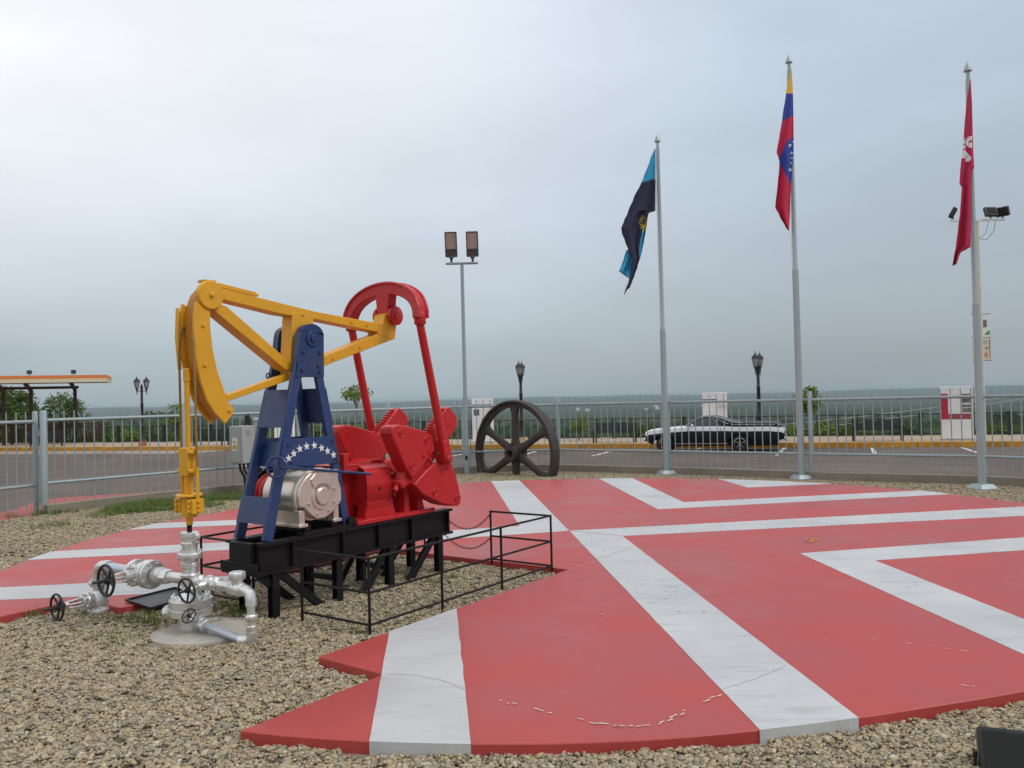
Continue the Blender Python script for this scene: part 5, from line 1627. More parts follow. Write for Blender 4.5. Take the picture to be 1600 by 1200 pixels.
# dark red flag with white letters
rows3 = [(156, 156, 161), (300, 135, 168), (420, 125, 171), (530, 118, 174), (600, 108, 178), (622, 106, 180), (634, 104, 170), (710, 100, 166), (730, 112, 165), (790, 108, 164), (860, 103, 164), (950, 92, 162), (1049, 80, 160), (1060, 78, 140), (1080, 74, 106), (1100, 70, 98), (1140, 64, 86), (1150, 61, 66)]
def reg3(x, y, li):
    X = (1470 + x / 3.43 - 1480) * 8.57; Y = (80 + y / 3.43 - 120) * 8.57
    if X < 334:
        r1 = ((X - 322) / 70.0) ** 2 + ((Y - 873) / 80.0) ** 2
        a_ = (X - 318) * 0.8 - (Y - 862) * 0.0; 
        hole = ((X - 318) / 34.0) ** 2 + ((Y - 866 + (X - 318) * 0.35) / 15.0) ** 2
        if X > 252 and r1 < 1 and hole > 1: return 1
    if X < 244 and 815 < Y < 1090:
        if 826 < Y < 838 or 896 < Y < 908 or 966 < Y < 978: return 0
        return 1
    if 244 <= X < 330:
        up_ = 990 + (X - 244) * 1.17; lo_ = 1135 if X < 292 else 1140 - (X - 290) * 1.55
        if up_ < Y < lo_ and not (math.hypot(X - 250, Y - 1072) < 10): return 1
    return 0
mb = cloth([(rows3, -0.14, 0)], Y3, 1470, 80, 3.43, reg3, 0.075, nc=30, dy=0.9, seed=2.2)
finish_flag(mb, 'flag', ['flag_maroon', 'flag_white'], b3, 'limp dark red flag with white letters')

# ================================================================== TWIN-HEAD AREA LIGHT
lp = Vector((-1.13, 19.93)); zt = AT(720, 412, 19.93).z
AL = thing('area_light', 'slim grey lamp post with two brown floodlight heads by the iron wheel', 'lamp post', (lp.x, lp.y, 0))
s_ = MB(); s_.lathe((0, 0, -0.02), (0, 0, 1), [(0.062, 0), (0.062, 1.8), (0.045, 2.0), (0.040, zt)], 16); s_.build('pole', 'galv', AL)
s_ = MB(); s_.bb(-0.39, 0.39, -0.04, 0.04, zt - 0.02, zt + 0.035); s_.build('cross_arm', 'galv', AL, bevel=0.02)
s_ = MB(); s_.box((0.0, -0.066, 0.42), (0.06, 0.02, 0.10)); s_.build('junction_plate', 'dark_plastic', AL)
for x in (-0.25, 0.26):
    s_ = MB()
    s_.cyl((x, 0, zt + 0.03), (x, -0.02, zt + 0.13), 0.03, n=10)
    tilt = Matrix.Rotation(R(14), 3, 'X')
    c0 = Vector((x, -0.03, zt + 0.46))
    s_.box(c0, (0.29, 0.13, 0.60), tilt)
    s_.cyl((x, -0.01, zt + 0.11), (x, -0.02, zt + 0.18), 0.05, 0.06, n=10)
    h_ = s_.build('lamp_head', 'lamp_brown', AL, bevel=0.02)
    s_ = MB(); s_.box(c0 + tilt @ Vector((0, -0.062, 0.085)), (0.245, 0.012, 0.38), tilt); s_.build('lens', 'lamp_lens', h_, bevel=0.004)
    s_ = MB()
    for dx in (-0.128, 0.128): s_.box(c0 + tilt @ Vector((dx, -0.068, 0.085)), (0.018, 0.018, 0.42), tilt)
    for dz in (-0.125, 0.295): s_.box(c0 + tilt @ Vector((0, -0.068, dz)), (0.27, 0.019, 0.018), tilt)
    s_.build('frame', 'lamp_brown', h_)

# ================================================================== CONTROL CABINET
cp = Vector((-5.36, 16.55))
CB = thing('control_cabinet', 'grey electrical cabinet with yellow warning plate on black conduits', 'cabinet', (cp.x, cp.y, 0), 0)
CBX = R(0)
s_ = MB(); s_.box((0, 0, 1.03), (0.36, 0.40, 0.74), Matrix.Rotation(R(-28), 3, 'Z')); s_.build('box', 'cabinet', CB, bevel=0.012)
rot = Matrix.Rotation(R(-28), 3, 'Z')
s_ = MB(); s_.box(rot @ Vector((-0.02, -0.205, 0)) + Vector((0, 0, 1.03)), (0.27, 0.012, 0.68), rot); s_.build('door', 'cabinet', CB, bevel=0.004)
s_ = MB(); s_.box(rot @ Vector((-0.02, -0.2145, 0)) + Vector((0, 0, 1.04)), (0.13, 0.003, 0.26), rot); wp_ = s_.build('warning_plate', 'white_paint', CB)
s_ = MB()
tri = [(-0.045, 0.02), (0.045, 0.02), (0.0, 0.11)]
vs = []
for y_ in (-0.2165, -0.2185):
    for x_, z_ in tri: vs.append(rot @ Vector((-0.02 + x_, y_, 0)) + Vector((0, 0, 1.04 + z_)))
s_.add(vs, [(0, 1, 2), (5, 4, 3), (0, 3, 4, 1), (1, 4, 5, 2), (2, 5, 3, 0)]); s_.build('warning_triangle', 'label_yellow', wp_, smooth=0)
s_ = MB(); s_.box(rot @ Vector((-0.02, -0.2175, 0)) + Vector((0, 0, 0.985)), (0.10, 0.003, 0.085), rot); s_.build('warning_text_block', 'label_yellow', wp_)
s_ = MB()
for dz in (-0.02, 0.01): s_.box(rot @ Vector((-0.02, -0.2195, 0)) + Vector((0, 0, 0.985 + dz)), (0.075, 0.002, 0.012), rot)
s_.box(rot @ Vector((-0.02, -0.2195, 0)) + Vector((0, 0, 1.085)), (0.012, 0.002, 0.045), rot)
s_.build('warning_mark', 'dark_plastic', wp_)
s_ = MB()
for k in range(6): s_.box(rot @ Vector((0.183, -0.05, 0)) + Vector((0, 0, 1.32 - k * 0.022)), (0.008, 0.12, 0.008), rot)
s_.build('louvre', 'cabinet', CB)
s_ = MB()
for k, (x, y) in enumerate(((-0.06, 0.02), (0.03, -0.02), (0.10, 0.04), (0.15, 0.10), (0.22, 0.12), (0.20, 0.02))):
    s_.tube([(x - 0.04, y, 0.68), (x - 0.02, y, 0.52), (x + 0.05, y + 0.02, 0.38), (x + 0.07, y + 0.03, -0.02)], 0.026, 8)
s_.bb(0.10, 0.16, 0.06, 0.12, -0.02, 0.7)
s_.build('conduit', 'dark_plastic', CB)
s_ = MB(); s_.lathe((0.27, 0.14, 0.55), (0, 0, 1), [(0.12, 0), (0.12, 0.62), (0.125, 0.63), (0.125, 0.66), (0.12, 0.67), (0.12, 0.92), (0.135, 0.93), (0.135, 0.97), (0.08, 1.0)], 20)
s_.build('capacitor_can', 'cabinet', CB)
s_ = MB(); s_.cyl((0.27, 0.14, -0.02), (0.27, 0.14, 0.56), 0.045, n=10).tube([(0.02, 0.05, 1.39), (0.05, 0.06, 1.55), (0.08, 0.08, 1.62), (0.10, 0.06, 1.52), (0.10, 0.05, 1.40)], 0.028, 8).bb(0.02, 0.09, 0.02, 0.10, 1.42, 1.60)
s_.build('weatherhead', 'dark_plastic', CB)

# ================================================================== BLACK FLOODLIGHT AT THE FRONT
fq = G(1582, 1214, 0.0)
FLD = thing('ground_floodlight', 'small black floodlight housing standing on the front gravel', 'floodlight', (fq.x, fq.y, 0), R(-22))
tilt = Matrix.Rotation(R(-28), 3, 'X')
s_ = MB(); s_.box((0, 0.02, 0.10), (0.27, 0.10, 0.20), tilt); s_.build('housing', 'dark_plastic', FLD, bevel=0.012)
s_ = MB()
for k in range(6): s_.box(Vector((0, 0.02, 0.10)) + tilt @ Vector((-0.10 + 0.04 * k, 0.06, 0)), (0.006, 0.04, 0.17), tilt)
s_.build('fin', 'dark_plastic', FLD)
s_ = MB(); s_.tube([(-0.15, 0, 0.10), (-0.15, 0, 0.0), (0.15, 0, 0.0), (0.15, 0, 0.10)], 0.012, 6); s_.build('bracket', 'dark_plastic', FLD)
s_ = MB(); s_.box(Vector((0, 0.02, 0.10)) + tilt @ Vector((0, -0.052, 0)), (0.23, 0.006, 0.16), tilt); s_.build('lens', 'tyre', FLD)

# ================================================================== PARKED PICKUP (long low coupe-pickup), local x towards its tail, y away from the plaza
mat('bright_trim', (0.55, 0.56, 0.57), 0.3, metal=0.3, var=0.05)
rw = G(1163, 706, -0.396)                # near rear wheel contact
CAR = thing('parked_pickup', 'old black and white coupe pickup parked along the yellow kerb', 'car')
car_c = Vector((rw.x, rw.y)) - KD * 1.08 + KN * 0.86
CAR.location = (car_c.x, car_c.y, -0.40); CAR.rotation_euler = (0, 0, math.atan2(KD.y, KD.x))
HWD = 0.93
XF, XR = -1.87, 0.93                     # wheel centres
def arch(x):
    z = 0.30
    for xc in (XF, XR):
        d = abs(x - xc)
        if d < 0.43: z = max(z, 0.30 + math.sqrt(max(0, 0.43 ** 2 - d * d)) * 0.88)
    if x < -2.35: z = max(z, 0.30 + (-2.35 - x) * 0.5)
    if x > 1.75: z = max(z, 0.30 + (x - 1.75) * 0.22)
    return z
def topz(x):
    P_ = [(-2.60, 0.78), (-2.45, 0.84), (-2.0, 0.90), (-1.2, 0.955), (-0.9, 0.97), (0.2, 0.965), (1.0, 0.945), (2.0, 0.94), (2.45, 0.90), (2.52, 0.84)]
    for i in range(len(P_) - 1):
        if P_[i][0] <= x <= P_[i + 1][0]:
            t = (x - P_[i][0]) / (P_[i + 1][0] - P_[i][0]); return P_[i][1] + (P_[i + 1][1] - P_[i][1]) * t
    return 0.9
xs = sorted(set([-2.60, -2.55, -2.45] + [-2.35 + 0.045 * k for k in range(23)] + [-1.3 + 0.16 * k for k in range(12)] + [0.47 + 0.046 * k for k in range(21)] + [1.5, 1.75, 2.0, 2.25, 2.4, 2.48, 2.52]))
def hw_at(x):
    w_ = HWD
    if x < -2.3: w_ -= (-2.3 - x) ** 2 * 0.9
    if x > 2.2: w_ -= (x - 2.2) ** 2 * 0.6
    return w_
b = MB(); vs = []; fs = []; ms = []
for x in xs:
    w_ = hw_at(x); zb = arch(x); zt_ = topz(x)
    z_s = zt_ - 0.17
    zm = max(zb + 0.01, 0.52)
    sec = [(w_ * 0.95, zb), (w_ * 1.0, max(zm, zb + 0.012)), (w_ * 0.995, max(z_s, zm + 0.02)), (w_ * 0.97, zt_ - 0.025), (w_ * 0.93, zt_), (w_ * 0.5, zt_ + (0.02 if x < -0.9 else -0.02))]
    ring = [(x, -y, z) for y, z in sec] + [(x, y, z) for y, z in reversed(sec)]
    vs += ring
m_ = 12
for i in range(len(xs) - 1):
    for j in range(m_ - 1):
        fs.append((i * m_ + j, i * m_ + j + 1, (i + 1) * m_ + j + 1, (i + 1) * m_ + j))
        xm = (xs[i] + xs[i + 1]) / 2
        jj = min(j, 10 - j)
        white = jj in (2, 3) or (jj >= 3 and xm < -0.95)
        ms.append(1 if white else 0)
fs.append(tuple(range(m_))); ms.append(1)
fs.append(tuple(range(len(xs) * m_ - 1, (len(xs) - 1) * m_ - 1, -1))); ms.append(0)
b.v = vs; b.f = [list(f_) for f_ in fs]; b.m = ms
b.build('body', ['car_black', 'car_white'], CAR, smooth=40)
# inner floor so that nothing shows through the arches
s_ = MB(); s_.bb(-2.2, 2.3, -0.70, 0.70, 0.22, 0.80); s_.build('chassis', 'tyre', CAR)
# cabin
side_p = [(-1.10, 0.955), (-0.98, 1.02), (-0.56, 1.315), (-0.42, 1.345), (-0.05, 1.355), (0.10, 1.33), (0.30, 1.27), (0.62, 1.14), (0.85, 1.10), (1.05, 0.95)]
vs = []; fs = []
for x, z in side_p:
    t = (z - 0.95) / 0.40; w_ = HWD * (0.93 - 0.21 * max(0, t))
    vs += [(x, -w_, z), (x, w_, z)]
    vs += [(x, -HWD * 0.93, 0.93), (x, HWD * 0.93, 0.93)]
n_ = len(side_p)
for i in range(n_ - 1):
    a = 4 * i; c = 4 * (i + 1)
    fs += [(a, a + 1, c + 1, c), (a + 2, a, c, c + 2), (a + 1, a + 3, c + 3, c + 1)]
b = MB(); b.add(vs, fs); b.build('cabin', 'car_black', CAR, smooth=30)
def on_side(x, z, off, sg=-1):
    t = (z - 0.95) / 0.40; return (x, sg * (HWD * (0.93 - 0.21 * t) + off), z)
for sg in (-1, 1):
    for poly in ([(-0.93, 0.985), (-0.55, 1.275), (-0.12, 1.30), (-0.06, 1.28), (0.16, 0.985)], ):
        vs = [on_side(x, z, 0.008, sg) for x, z in poly] + [on_side(x, z, -0.01, sg) for x, z in poly]
        k = len(poly)
        s_ = MB(); s_.add(vs, [tuple(range(k)), tuple(range(2 * k - 1, k - 1, -1))] + [(i, i + k, (i + 1) % k + k, (i + 1) % k) for i in range(k)])
        s_.build('side_window', 'car_glass', CAR, smooth=0)
    s_ = MB()
    s_.tube([on_side(x, z, 0.012, sg) for x, z in ((-1.05, 0.985), (-0.56, 1.305), (-0.40, 1.338), (-0.05, 1.348), (0.10, 1.322), (0.32, 1.255), (0.62, 1.13), (0.80, 1.105))] + [(1.1, sg * 0.88, 1.09), (1.6, sg * 0.88, 1.08), (2.1, sg * 0.86, 1.075), (2.28, sg * 0.86, 1.05), (2.36, sg * 0.85, 0.99)], 0.011, 6)
    s_.tube([on_side(x, z, 0.012, sg) for x, z in ((0.02, 1.32), (0.30, 1.15), (0.45, 1.08))] + [(0.7, sg * 0.885, 1.035), (1.3, sg * 0.885, 1.02), (2.2, sg * 0.87, 1.0)], 0.009, 6)
    s_.tube([on_side(-0.10, 1.31, 0.012, sg), on_side(0.02, 1.22, 0.012, sg), on_side(0.17, 0.985, 0.012, sg)], 0.008, 6)
    s_.build('chrome_trim', 'bright_trim', CAR)
    s_ = MB(); s_.bar((-1.45, sg * 0.945, 0.325), (0.48, sg * 0.945, 0.325), 0.012, 0.035); s_.build('rocker_trim', 'chrome', CAR)
    s_ = MB(); s_.lathe((-0.80, sg * 0.93, 1.01), (-1, sg * 0.3, 0), [(0.02, -0.05), (0.055, -0.02), (0.055, 0.03), (0.02, 0.06)], 12); s_.cyl((-0.78, sg * 0.87, 0.96), (-0.80, sg * 0.92, 1.0), 0.012, n=6); s_.build('mirror', 'car_white', CAR)
    s_ = MB(); s_.bar((0.02, sg * 0.94, 0.77), (0.14, sg * 0.94, 0.77), 0.02, 0.022); s_.build('door_handle', 'chrome', CAR)
    # bed side panel between belt and rail
    s_ = MB(); s_.prism([(0.55, 0.95), (2.40, 0.93), (2.30, 1.04), (0.80, 1.085), (0.55, 1.10)], 'y', *sorted((sg * 0.845, sg * 0.875))); s_.build('bed_rail', 'car_black', CAR, bevel=0.01)
    s_ = MB(); s_.bar((-2.565, sg * 0.72, 0.60), (-2.565, sg * 0.80, 0.60), 0.05, 0.16); s_.build('marker_lamp', 'amber', CAR)
    s_ = MB(); s_.lathe((-2.585, sg * 0.62, 0.66), (-1, 0, 0), [(0.085, -0.03), (0.085, 0.012), (0.07, 0.02)], 16); s_.build('headlight', 'lantern_glass', CAR)
    s_ = MB(); s_.box((2.515, sg * 0.66, 0.62), (0.03, 0.30, 0.10)); s_.build('tail_light', 'tail_red', CAR, bevel=0.005)
s_ = MB(); s_.add([on_side(-0.99, 1.03, -0.03), on_side(-0.99, 1.03, -0.03, 1), on_side(-0.60, 1.30, -0.04, 1), on_side(-0.60, 1.30, -0.04)], [(0, 1, 2, 3)])
for i in range(4): s_.v[i] = (s_.v[i][0] - 0.012, s_.v[i][1], s_.v[i][2] + 0.012)
s_.build('windscreen', 'car_glass', CAR, smooth=0)
s_ = MB(); s_.bb(-2.66, -2.58, -0.90, 0.90, 0.42, 0.54); s_.build('front_bumper', 'chrome', CAR, bevel=0.03, seg=3)
s_ = MB(); s_.bb(-2.612, -2.58, -0.52, 0.52, 0.58, 0.72); s_.build('grille', 'dark_plastic', CAR, bevel=0.005)
s_ = MB(); s_.bb(2.50, 2.60, -0.91, 0.91, 0.43, 0.55); s_.build('rear_bumper', 'chrome', CAR, bevel=0.03, seg=3)
s_ = MB(); s_.bb(2.40, 2.545, -0.84, 0.84, 0.75, 0.865); s_.build('tailgate', 'car_white', CAR, bevel=0.012)
s_ = MB(); s_.bb(0.65, 2.42, -0.85, 0.85, 0.93, 0.985); s_.build('bed_cover', 'car_black', CAR, bevel=0.02)
for x in (XF, XR):
    for sg in (-1, 1):
        c = (x, sg * 0.78, 0.325)
        s_ = MB(); s_.lathe((x, sg * 0.66, 0.325), (0, sg, 0), [(0.20, 0), (0.30, 0.0), (0.325, 0.03), (0.33, 0.10), (0.325, 0.19), (0.30, 0.225), (0.205, 0.225)], 32, cap=False)
        tw = s_.build('wheel', 'tyre', CAR)
        s_ = MB(); s_.lathe((x, sg * 0.70, 0.325), (0, sg, 0), [(0.208, 0.155), (0.212, 0.18), (0.195, 0.186), (0.178, 0.15)], 32, cap=False)
        s_.build('rim', 'chrome', tw)
        s_ = MB()
        for k in range(5):
            a = 2 * math.pi * k / 5 + 0.3
            s_.bar((x + 0.04 * math.cos(a), sg * 0.855, 0.325 + 0.04 * math.sin(a)), (x + 0.175 * math.cos(a), sg * 0.85, 0.325 + 0.175 * math.sin(a)), 0.03, 0.045, (0, 1, 0))
        s_.cyl((x, sg * 0.80, 0.325), (x, sg * 0.88, 0.325), 0.045, n=14)
        s_.build('spoke_set', 'chrome', tw)
        s_ = MB(); s_.cyl((x, sg * 0.70, 0.325), (x, sg * 0.79, 0.325), 0.19, n=20); s_.build('brake_disc', 'tyre', tw)

for sg in (-1, 1):
    s_ = MB()
    for x in (-0.98, 0.24): s_.bar((x, sg * 0.9335, 0.36), (x, sg * 0.9295, 0.93), 0.006, 0.014, (1, 0, 0))
    s_.build('door_gap', 'tyre', CAR)
s_ = MB(); s_.bb(2.60, 2.608, -0.16, 0.16, 0.44, 0.54); s_.build('number_plate', 'totem_white', CAR)

# ================================================================== BLACK RAILING AT THE EDGE OF THE DROP
RT = 4.55
RL = thing('edge_railing', 'black iron railing along the edge of the drop', 'railing', (*KP(0, RT).xy, -0.2), math.atan2(KD.y, KD.x))
RS = 3.3
a0 = -46.0; nbay = 27
post_me = None; bay_me = {}
def link_copy(name, me, par, loc):
    o = bpy.data.objects.new(name, me); COL.objects.link(o); o.parent = par; o.location = loc; return o
for i in range(nbay + 1):
    a = a0 + RS * i
    if post_me is None:
        s_ = MB(); s_.bb(-0.07, 0.07, -0.07, 0.07, -0.02, 0.98); s_.bb(-0.085, 0.085, -0.085, 0.085, 0.93, 0.96)
        post_me = s_.build('post', 'black_iron', RL, loc=(a, 0, 0)).data
        s_ = MB(); s_.bb(0.07, RS - 0.07, -0.025, 0.025, 0.90, 0.945); tr_me = s_.build('top_rail', 'black_iron', RL, loc=(a, 0, 0)).data
        s_ = MB(); s_.bb(0.07, RS - 0.07, -0.02, 0.02, 0.07, 0.11); br_me = s_.build('bottom_rail', 'black_iron', RL, loc=(a, 0, 0)).data
        s_ = MB(); s_.bb(-0.022, 0.022, -0.015, 0.015, 0.11, 0.90); bar_me = s_.build('bar', 'black_iron', RL, loc=(a + 0.825, 0, 0)).data
        s_ = MB(); s_.bar((0.02, 0, 0.50), (0.39, 0, 0.89), 0.014, 0.02).bar((0.02, 0.016, 0.50), (-0.37, 0.016, 0.89), 0.014, 0.02).bar((0.0, 0, 0.12), (0.0, 0, 0.5), 0.014, 0.02)
        dia_me = s_.build('diagonal_brace', 'black_iron', RL, loc=(a + 0.4125, 0, 0)).data
        for k in (2, 3): link_copy('bar', bar_me, RL, (a + 0.825 * k, 0, 0))
        for k in (1, 2, 3): link_copy('diagonal_brace', dia_me, RL, (a + 0.825 * k + 0.4125, 0, 0))
    else:
        link_copy('post', post_me, RL, (a, 0, 0))
        if i < nbay:
            link_copy('top_rail', tr_me, RL, (a, 0, 0)); link_copy('bottom_rail', br_me, RL, (a, 0, 0))
            for k in (1, 2, 3): link_copy('bar', bar_me, RL, (a + 0.825 * k, 0, 0))
            if 20 > i > 6:
                for k in (0, 1, 2, 3): link_copy('diagonal_brace', dia_me, RL, (a + 0.825 * k + 0.4125, 0, 0))

# ================================================================== STREET LANTERNS
def on_walk(px_, t):
    # point of the walkway, t metres beyond the kerb, seen in that column
    best = None
    for i in range(-400, 300):
        q = KP(i * 0.1, t, -0.2)
        if q.y < 5: continue
        x = proj(q)[0]
        if best is None or abs(x - px_) < best[0]: best = (abs(x - px_), q)
    return best[1]
KANG = math.atan2(KD.y, KD.x)
def lantern_post(label, q, rz, base_mat, sepr=0.23):
    t = thing('street_lantern', label, 'street lamp', q, rz, 'street lanterns along the walkway')
    s_ = MB(); s_.bb(-0.20, 0.20, -0.20, 0.20, -0.02, 0.26); s_.build('plinth', base_mat, t, bevel=0.01)
    s_ = MB(); s_.lathe((0, 0, 0.25), (0, 0, 1), [(0.15, 0), (0.15, 0.05), (0.12, 0.10), (0.115, 0.75), (0.13, 0.78), (0.10, 0.85), (0.075, 0.95), (0.072, 1.9), (0.085, 1.92), (0.085, 1.97), (0.065, 2.0), (0.058, 2.75), (0.075, 2.78), (0.075, 2.86), (0.05, 2.92), (0.03, 3.02)], 14)
    s_.build('post', 'black_iron', t)
    s_ = MB()
    for sg in (-1, 1):
        s_.tube([(0, 0, 2.92), (sg * sepr * 0.5, 0, 2.88), (sg * sepr, 0, 2.98)], 0.024, 6)
        s_.lathe((sg * sepr, 0, 2.72), (0, 0, 1), [(0.01, 0), (0.025, 0.03), (0.02, 0.10), (0.045, 0.2), (0.04, 0.28)], 8)
    s_.build('arm', 'black_iron', t)
    for sg in (-1, 1):
        x = sg * sepr
        s_ = MB(); s_.lathe((x, 0, 2.98), (0, 0, 1), [(0.05, 0), (0.075, 0.05), (0.085, 0.07)], 8).lathe((x, 0, 3.40), (0, 0, 1), [(0.17, 0), (0.17, 0.02), (0.11, 0.10), (0.05, 0.16), (0.03, 0.20), (0.012, 0.23), (0.012, 0.30)], 8)
        for k in range(8):
            a = 2 * math.pi * k / 8
            s_.tube([(x + 0.08 * math.cos(a), 0.08 * math.sin(a), 3.05), (x + 0.145 * math.cos(a), 0.145 * math.sin(a), 3.41)], 0.010, 4)
        ln = s_.build('lantern', 'black_iron', t)
        s_ = MB(); s_.lathe((x, 0, 3.05), (0, 0, 1), [(0.07, 0), (0.135, 0.355)], 8); s_.build('glass', 'lantern_glass', ln, smooth=0)
    return t
lantern_post('black double street lantern on a red plinth beside the slatted shelter', on_walk(222, 0.75), R(24), 'brick_red')
lantern_post('black double street lantern on a tan plinth behind the iron wheel', on_walk(817, 0.9), R(73), 'tan_block')
lantern_post('black double street lantern behind the parked pickup', on_walk(1186, 0.9), R(-38) + R(90), 'tan_block')

# ================================================================== INFORMATION TOTEMS
def totem(label, px_, t, kind, wd=1.08):
    q = on_walk(px_, t)
    o = thing('information_totem', label, 'sign', q, math.atan2(-q.x, q.y) * 0.9, 'information totems on the walkway')
    s_ = MB(); s_.bb(-wd / 2, wd / 2, -0.11, 0.11, 0.06, 2.05); s_.build('panel', 'totem_white', o, bevel=0.012)
    s_ = MB(); s_.bb(-wd / 2 - 0.03, wd / 2 + 0.03, -0.14, 0.14, -0.02, 0.06); s_.build('base', 'cement', o)
    def pl(x0, x1, z0, z1, m, name): MB().bb(x0, x1, -0.116, -0.1105, z0, z1).build(name, m, o)
    if kind == 'red':
        pl(-wd / 2 + 0.02, -wd / 2 + 0.27, 0.80, 1.78, 'totem_red', 'red_band'); pl(-wd / 2 + 0.275, wd / 2 - 0.04, 0.80, 1.01, 'totem_maroon', 'maroon_band')
        for z0, z1, m in ((1.02, 1.05, 'totem_white'), (1.06, 1.22, 'photo_print'), (1.25, 1.36, 'photo_print'), (1.42, 1.60, 'print_dark'), (1.66, 1.76, 'totem_maroon')):
            pl(0.18, wd / 2 - 0.04, z0, z1, m, 'picture')
    else:
        pl(-wd / 2 + 0.02, (0.08 if kind == 'blue_short' else wd / 2 - 0.03), 1.67, 1.77, 'totem_blue', 'blue_band')
        for k in range(4):
            x0 = -wd / 2 + 0.06 + k * (0.13 if kind == 'blue_short' else 0.24)
            MB().bb(x0, x0 + (0.10 if kind == 'blue_short' else 0.19), -0.119, -0.1165, 1.70, 1.725).build('lettering', 'totem_white', o)
        if kind == 'blue_long':
            pl(-wd / 2 + 0.08, -wd / 2 + 0.33, 1.27, 1.55, 'print_dark', 'picture'); pl(0.22, 0.36, 1.25, 1.45, 'print_dark', 'picture'); pl(-0.05, 0.12, 0.95, 1.12, 'print_dark', 'picture')
        else:
            for z0 in (1.38, 1.46, 1.52): pl(0.16, 0.40, z0, z0 + 0.012, 'print_dark', 'text_line')
            s_ = MB(); s_.ring((0.42, -0.112, 1.45), (0, 1, 0), 0.06, 0.008, 16, 5); s_.build('round_mark', 'print_dark', o)
    return o
totem('white totem with a long blue title band beside the iron wheel', 756, 1.3, 'blue_long', 0.98)
totem('white totem with a short blue band behind the parked pickup', 1117, 2.3, 'blue_short', 1.05)
totem('white totem with a red band and small pictures', 1494, 1.0, 'red', 1.10)
totem('plain-looking white totem seen through the blue frame of the pump', 445, 1.4, 'blue_short', 1.0)

# ================================================================== BENCHES
def bench(label, px_, t, wd, rz=None):
    q = on_walk(px_, t)
    o = thing('park_bench', label, 'bench', q, KANG if rz is None else rz, 'black slatted benches on the walkway')
    for x in (-wd / 2, wd / 2):
        s_ = MB(); s_.bb(x - 0.03, x + 0.03, 0.02, 0.09, -0.02, 0.86).bb(x - 0.03, x + 0.03, -0.48, -0.42, -0.02, 0.44).bb(x - 0.028, x + 0.028, -0.47, 0.07, 0.38, 0.44).tube([(x, -0.46, 0.42), (x, -0.50, 0.60), (x, -0.30, 0.66), (x, 0.04, 0.64)], 0.022, 6)
        s_.build('side_frame', 'black_iron', o)
    for k in range(7):
        MB().bb(-wd / 2, wd / 2, 0.0, 0.03, 0.46 + k * 0.056, 0.502 + k * 0.056).build('back_slat', 'black_iron', o)
    for k in range(5):
        MB().bb(-wd / 2, wd / 2, -0.46 + k * 0.095, -0.39 + k * 0.095, 0.435, 0.46).build('seat_slat', 'black_iron', o)
    return o
bench('black slatted bench by the nose of the parked pickup', 962, 1.1, 1.75)
bench('black slatted bench between the pickup and the red-banded totem', 1369, 1.1, 1.75)
bench('black slatted bench seen below the yellow horse head', 335, 0.9, 1.7)
bench('black slatted bench standing under the orange shelter', 78, 1.0, 1.7)

# ================================================================== SHELTER WITH ORANGE FASCIA
SA = R(22); SU = Vector((math.cos(SA), math.sin(SA), 0)); SV = Vector((-math.sin(SA), math.cos(SA), 0))
q = on_walk(60, 2.6)
SHL = thing('bus_shelter', 'open shelter with orange and cream flat roof on dark brown posts', 'shelter', q, SA)
def sx_at(px_, yl):   # local x where a column is seen on the line yl
    best = None
    for i in range(-1200, 900):
        p = Vector((q.x, q.y, 0)) + SU * (i * 0.01) + SV * yl
        x = proj((p.x, p.y, 1.0))[0]
        if best is None or abs(x - px_) < best[0]: best = (abs(x - px_), i * 0.01)
    return best[1]
x_end = sx_at(168, -1.7)
yf = -1.7
pf = Vector((q.x, q.y, 0)) + SU * x_end + SV * yf
ztop = AT(168, 585.5, pf.y).z + 0.2; zbot = AT(168, 596.5, pf.y).z + 0.2; zmid = AT(168, 590.8, pf.y).z + 0.2
s_ = MB(); s_.bb(-14, x_end - 0.012, yf + 0.012, 2.0, zbot + 0.04, ztop - 0.03); s_.build('roof', 'shelter_under', SHL)
s_ = MB(); s_.bb(-14, x_end, yf, yf + 0.012, zmid, ztop).bb(x_end - 0.012, x_end, yf + 0.012, 2.0, zmid, ztop); s_.build('orange_fascia', 'shelter_orange', SHL)
s_ = MB(); s_.bb(-14, x_end, yf - 0.003, yf + 0.012, zbot, zmid - 0.002).bb(x_end - 0.012, x_end + 0.003, yf + 0.012, 2.0, zbot, zmid - 0.002); s_.build('cream_fascia', 'shelter_cream', SHL)
for px_ in (6, 49, 118, -60):
    x = sx_at(px_, 1.3)
    s_ = MB(); s_.bb(x - 0.095, x + 0.095, 1.2, 1.4, -0.02, zbot - 0.30); s_.build('post', 'shelter_brown', SHL, bevel=0.01)
    s_ = MB(); s_.bar((x, 1.3, zbot - 0.35), (x, -0.9, zbot + 0.02), 0.16, 0.18); s_.build('bracket', 'shelter_brown', SHL)
s_ = MB(); s_.bar((-14, 1.3, zbot - 0.22), (sx_at(118, 1.3) + 0.2, 1.3, zbot - 0.22), 0.18, 0.16); s_.build('beam', 'shelter_brown', SHL)
for px_ in (47, 116):
    x = sx_at(px_, -1.0)
    s_ = MB(); s_.box((x, -1.0, ztop + 0.22), (0.26, 0.14, 0.18), Matrix.Rotation(R(-20), 3, 'X')).cyl((x, -1.0, ztop - 0.04), (x, -1.0, ztop + 0.15), 0.02, n=6)
    s_.build('roof_floodlight', 'dark_plastic', SHL)
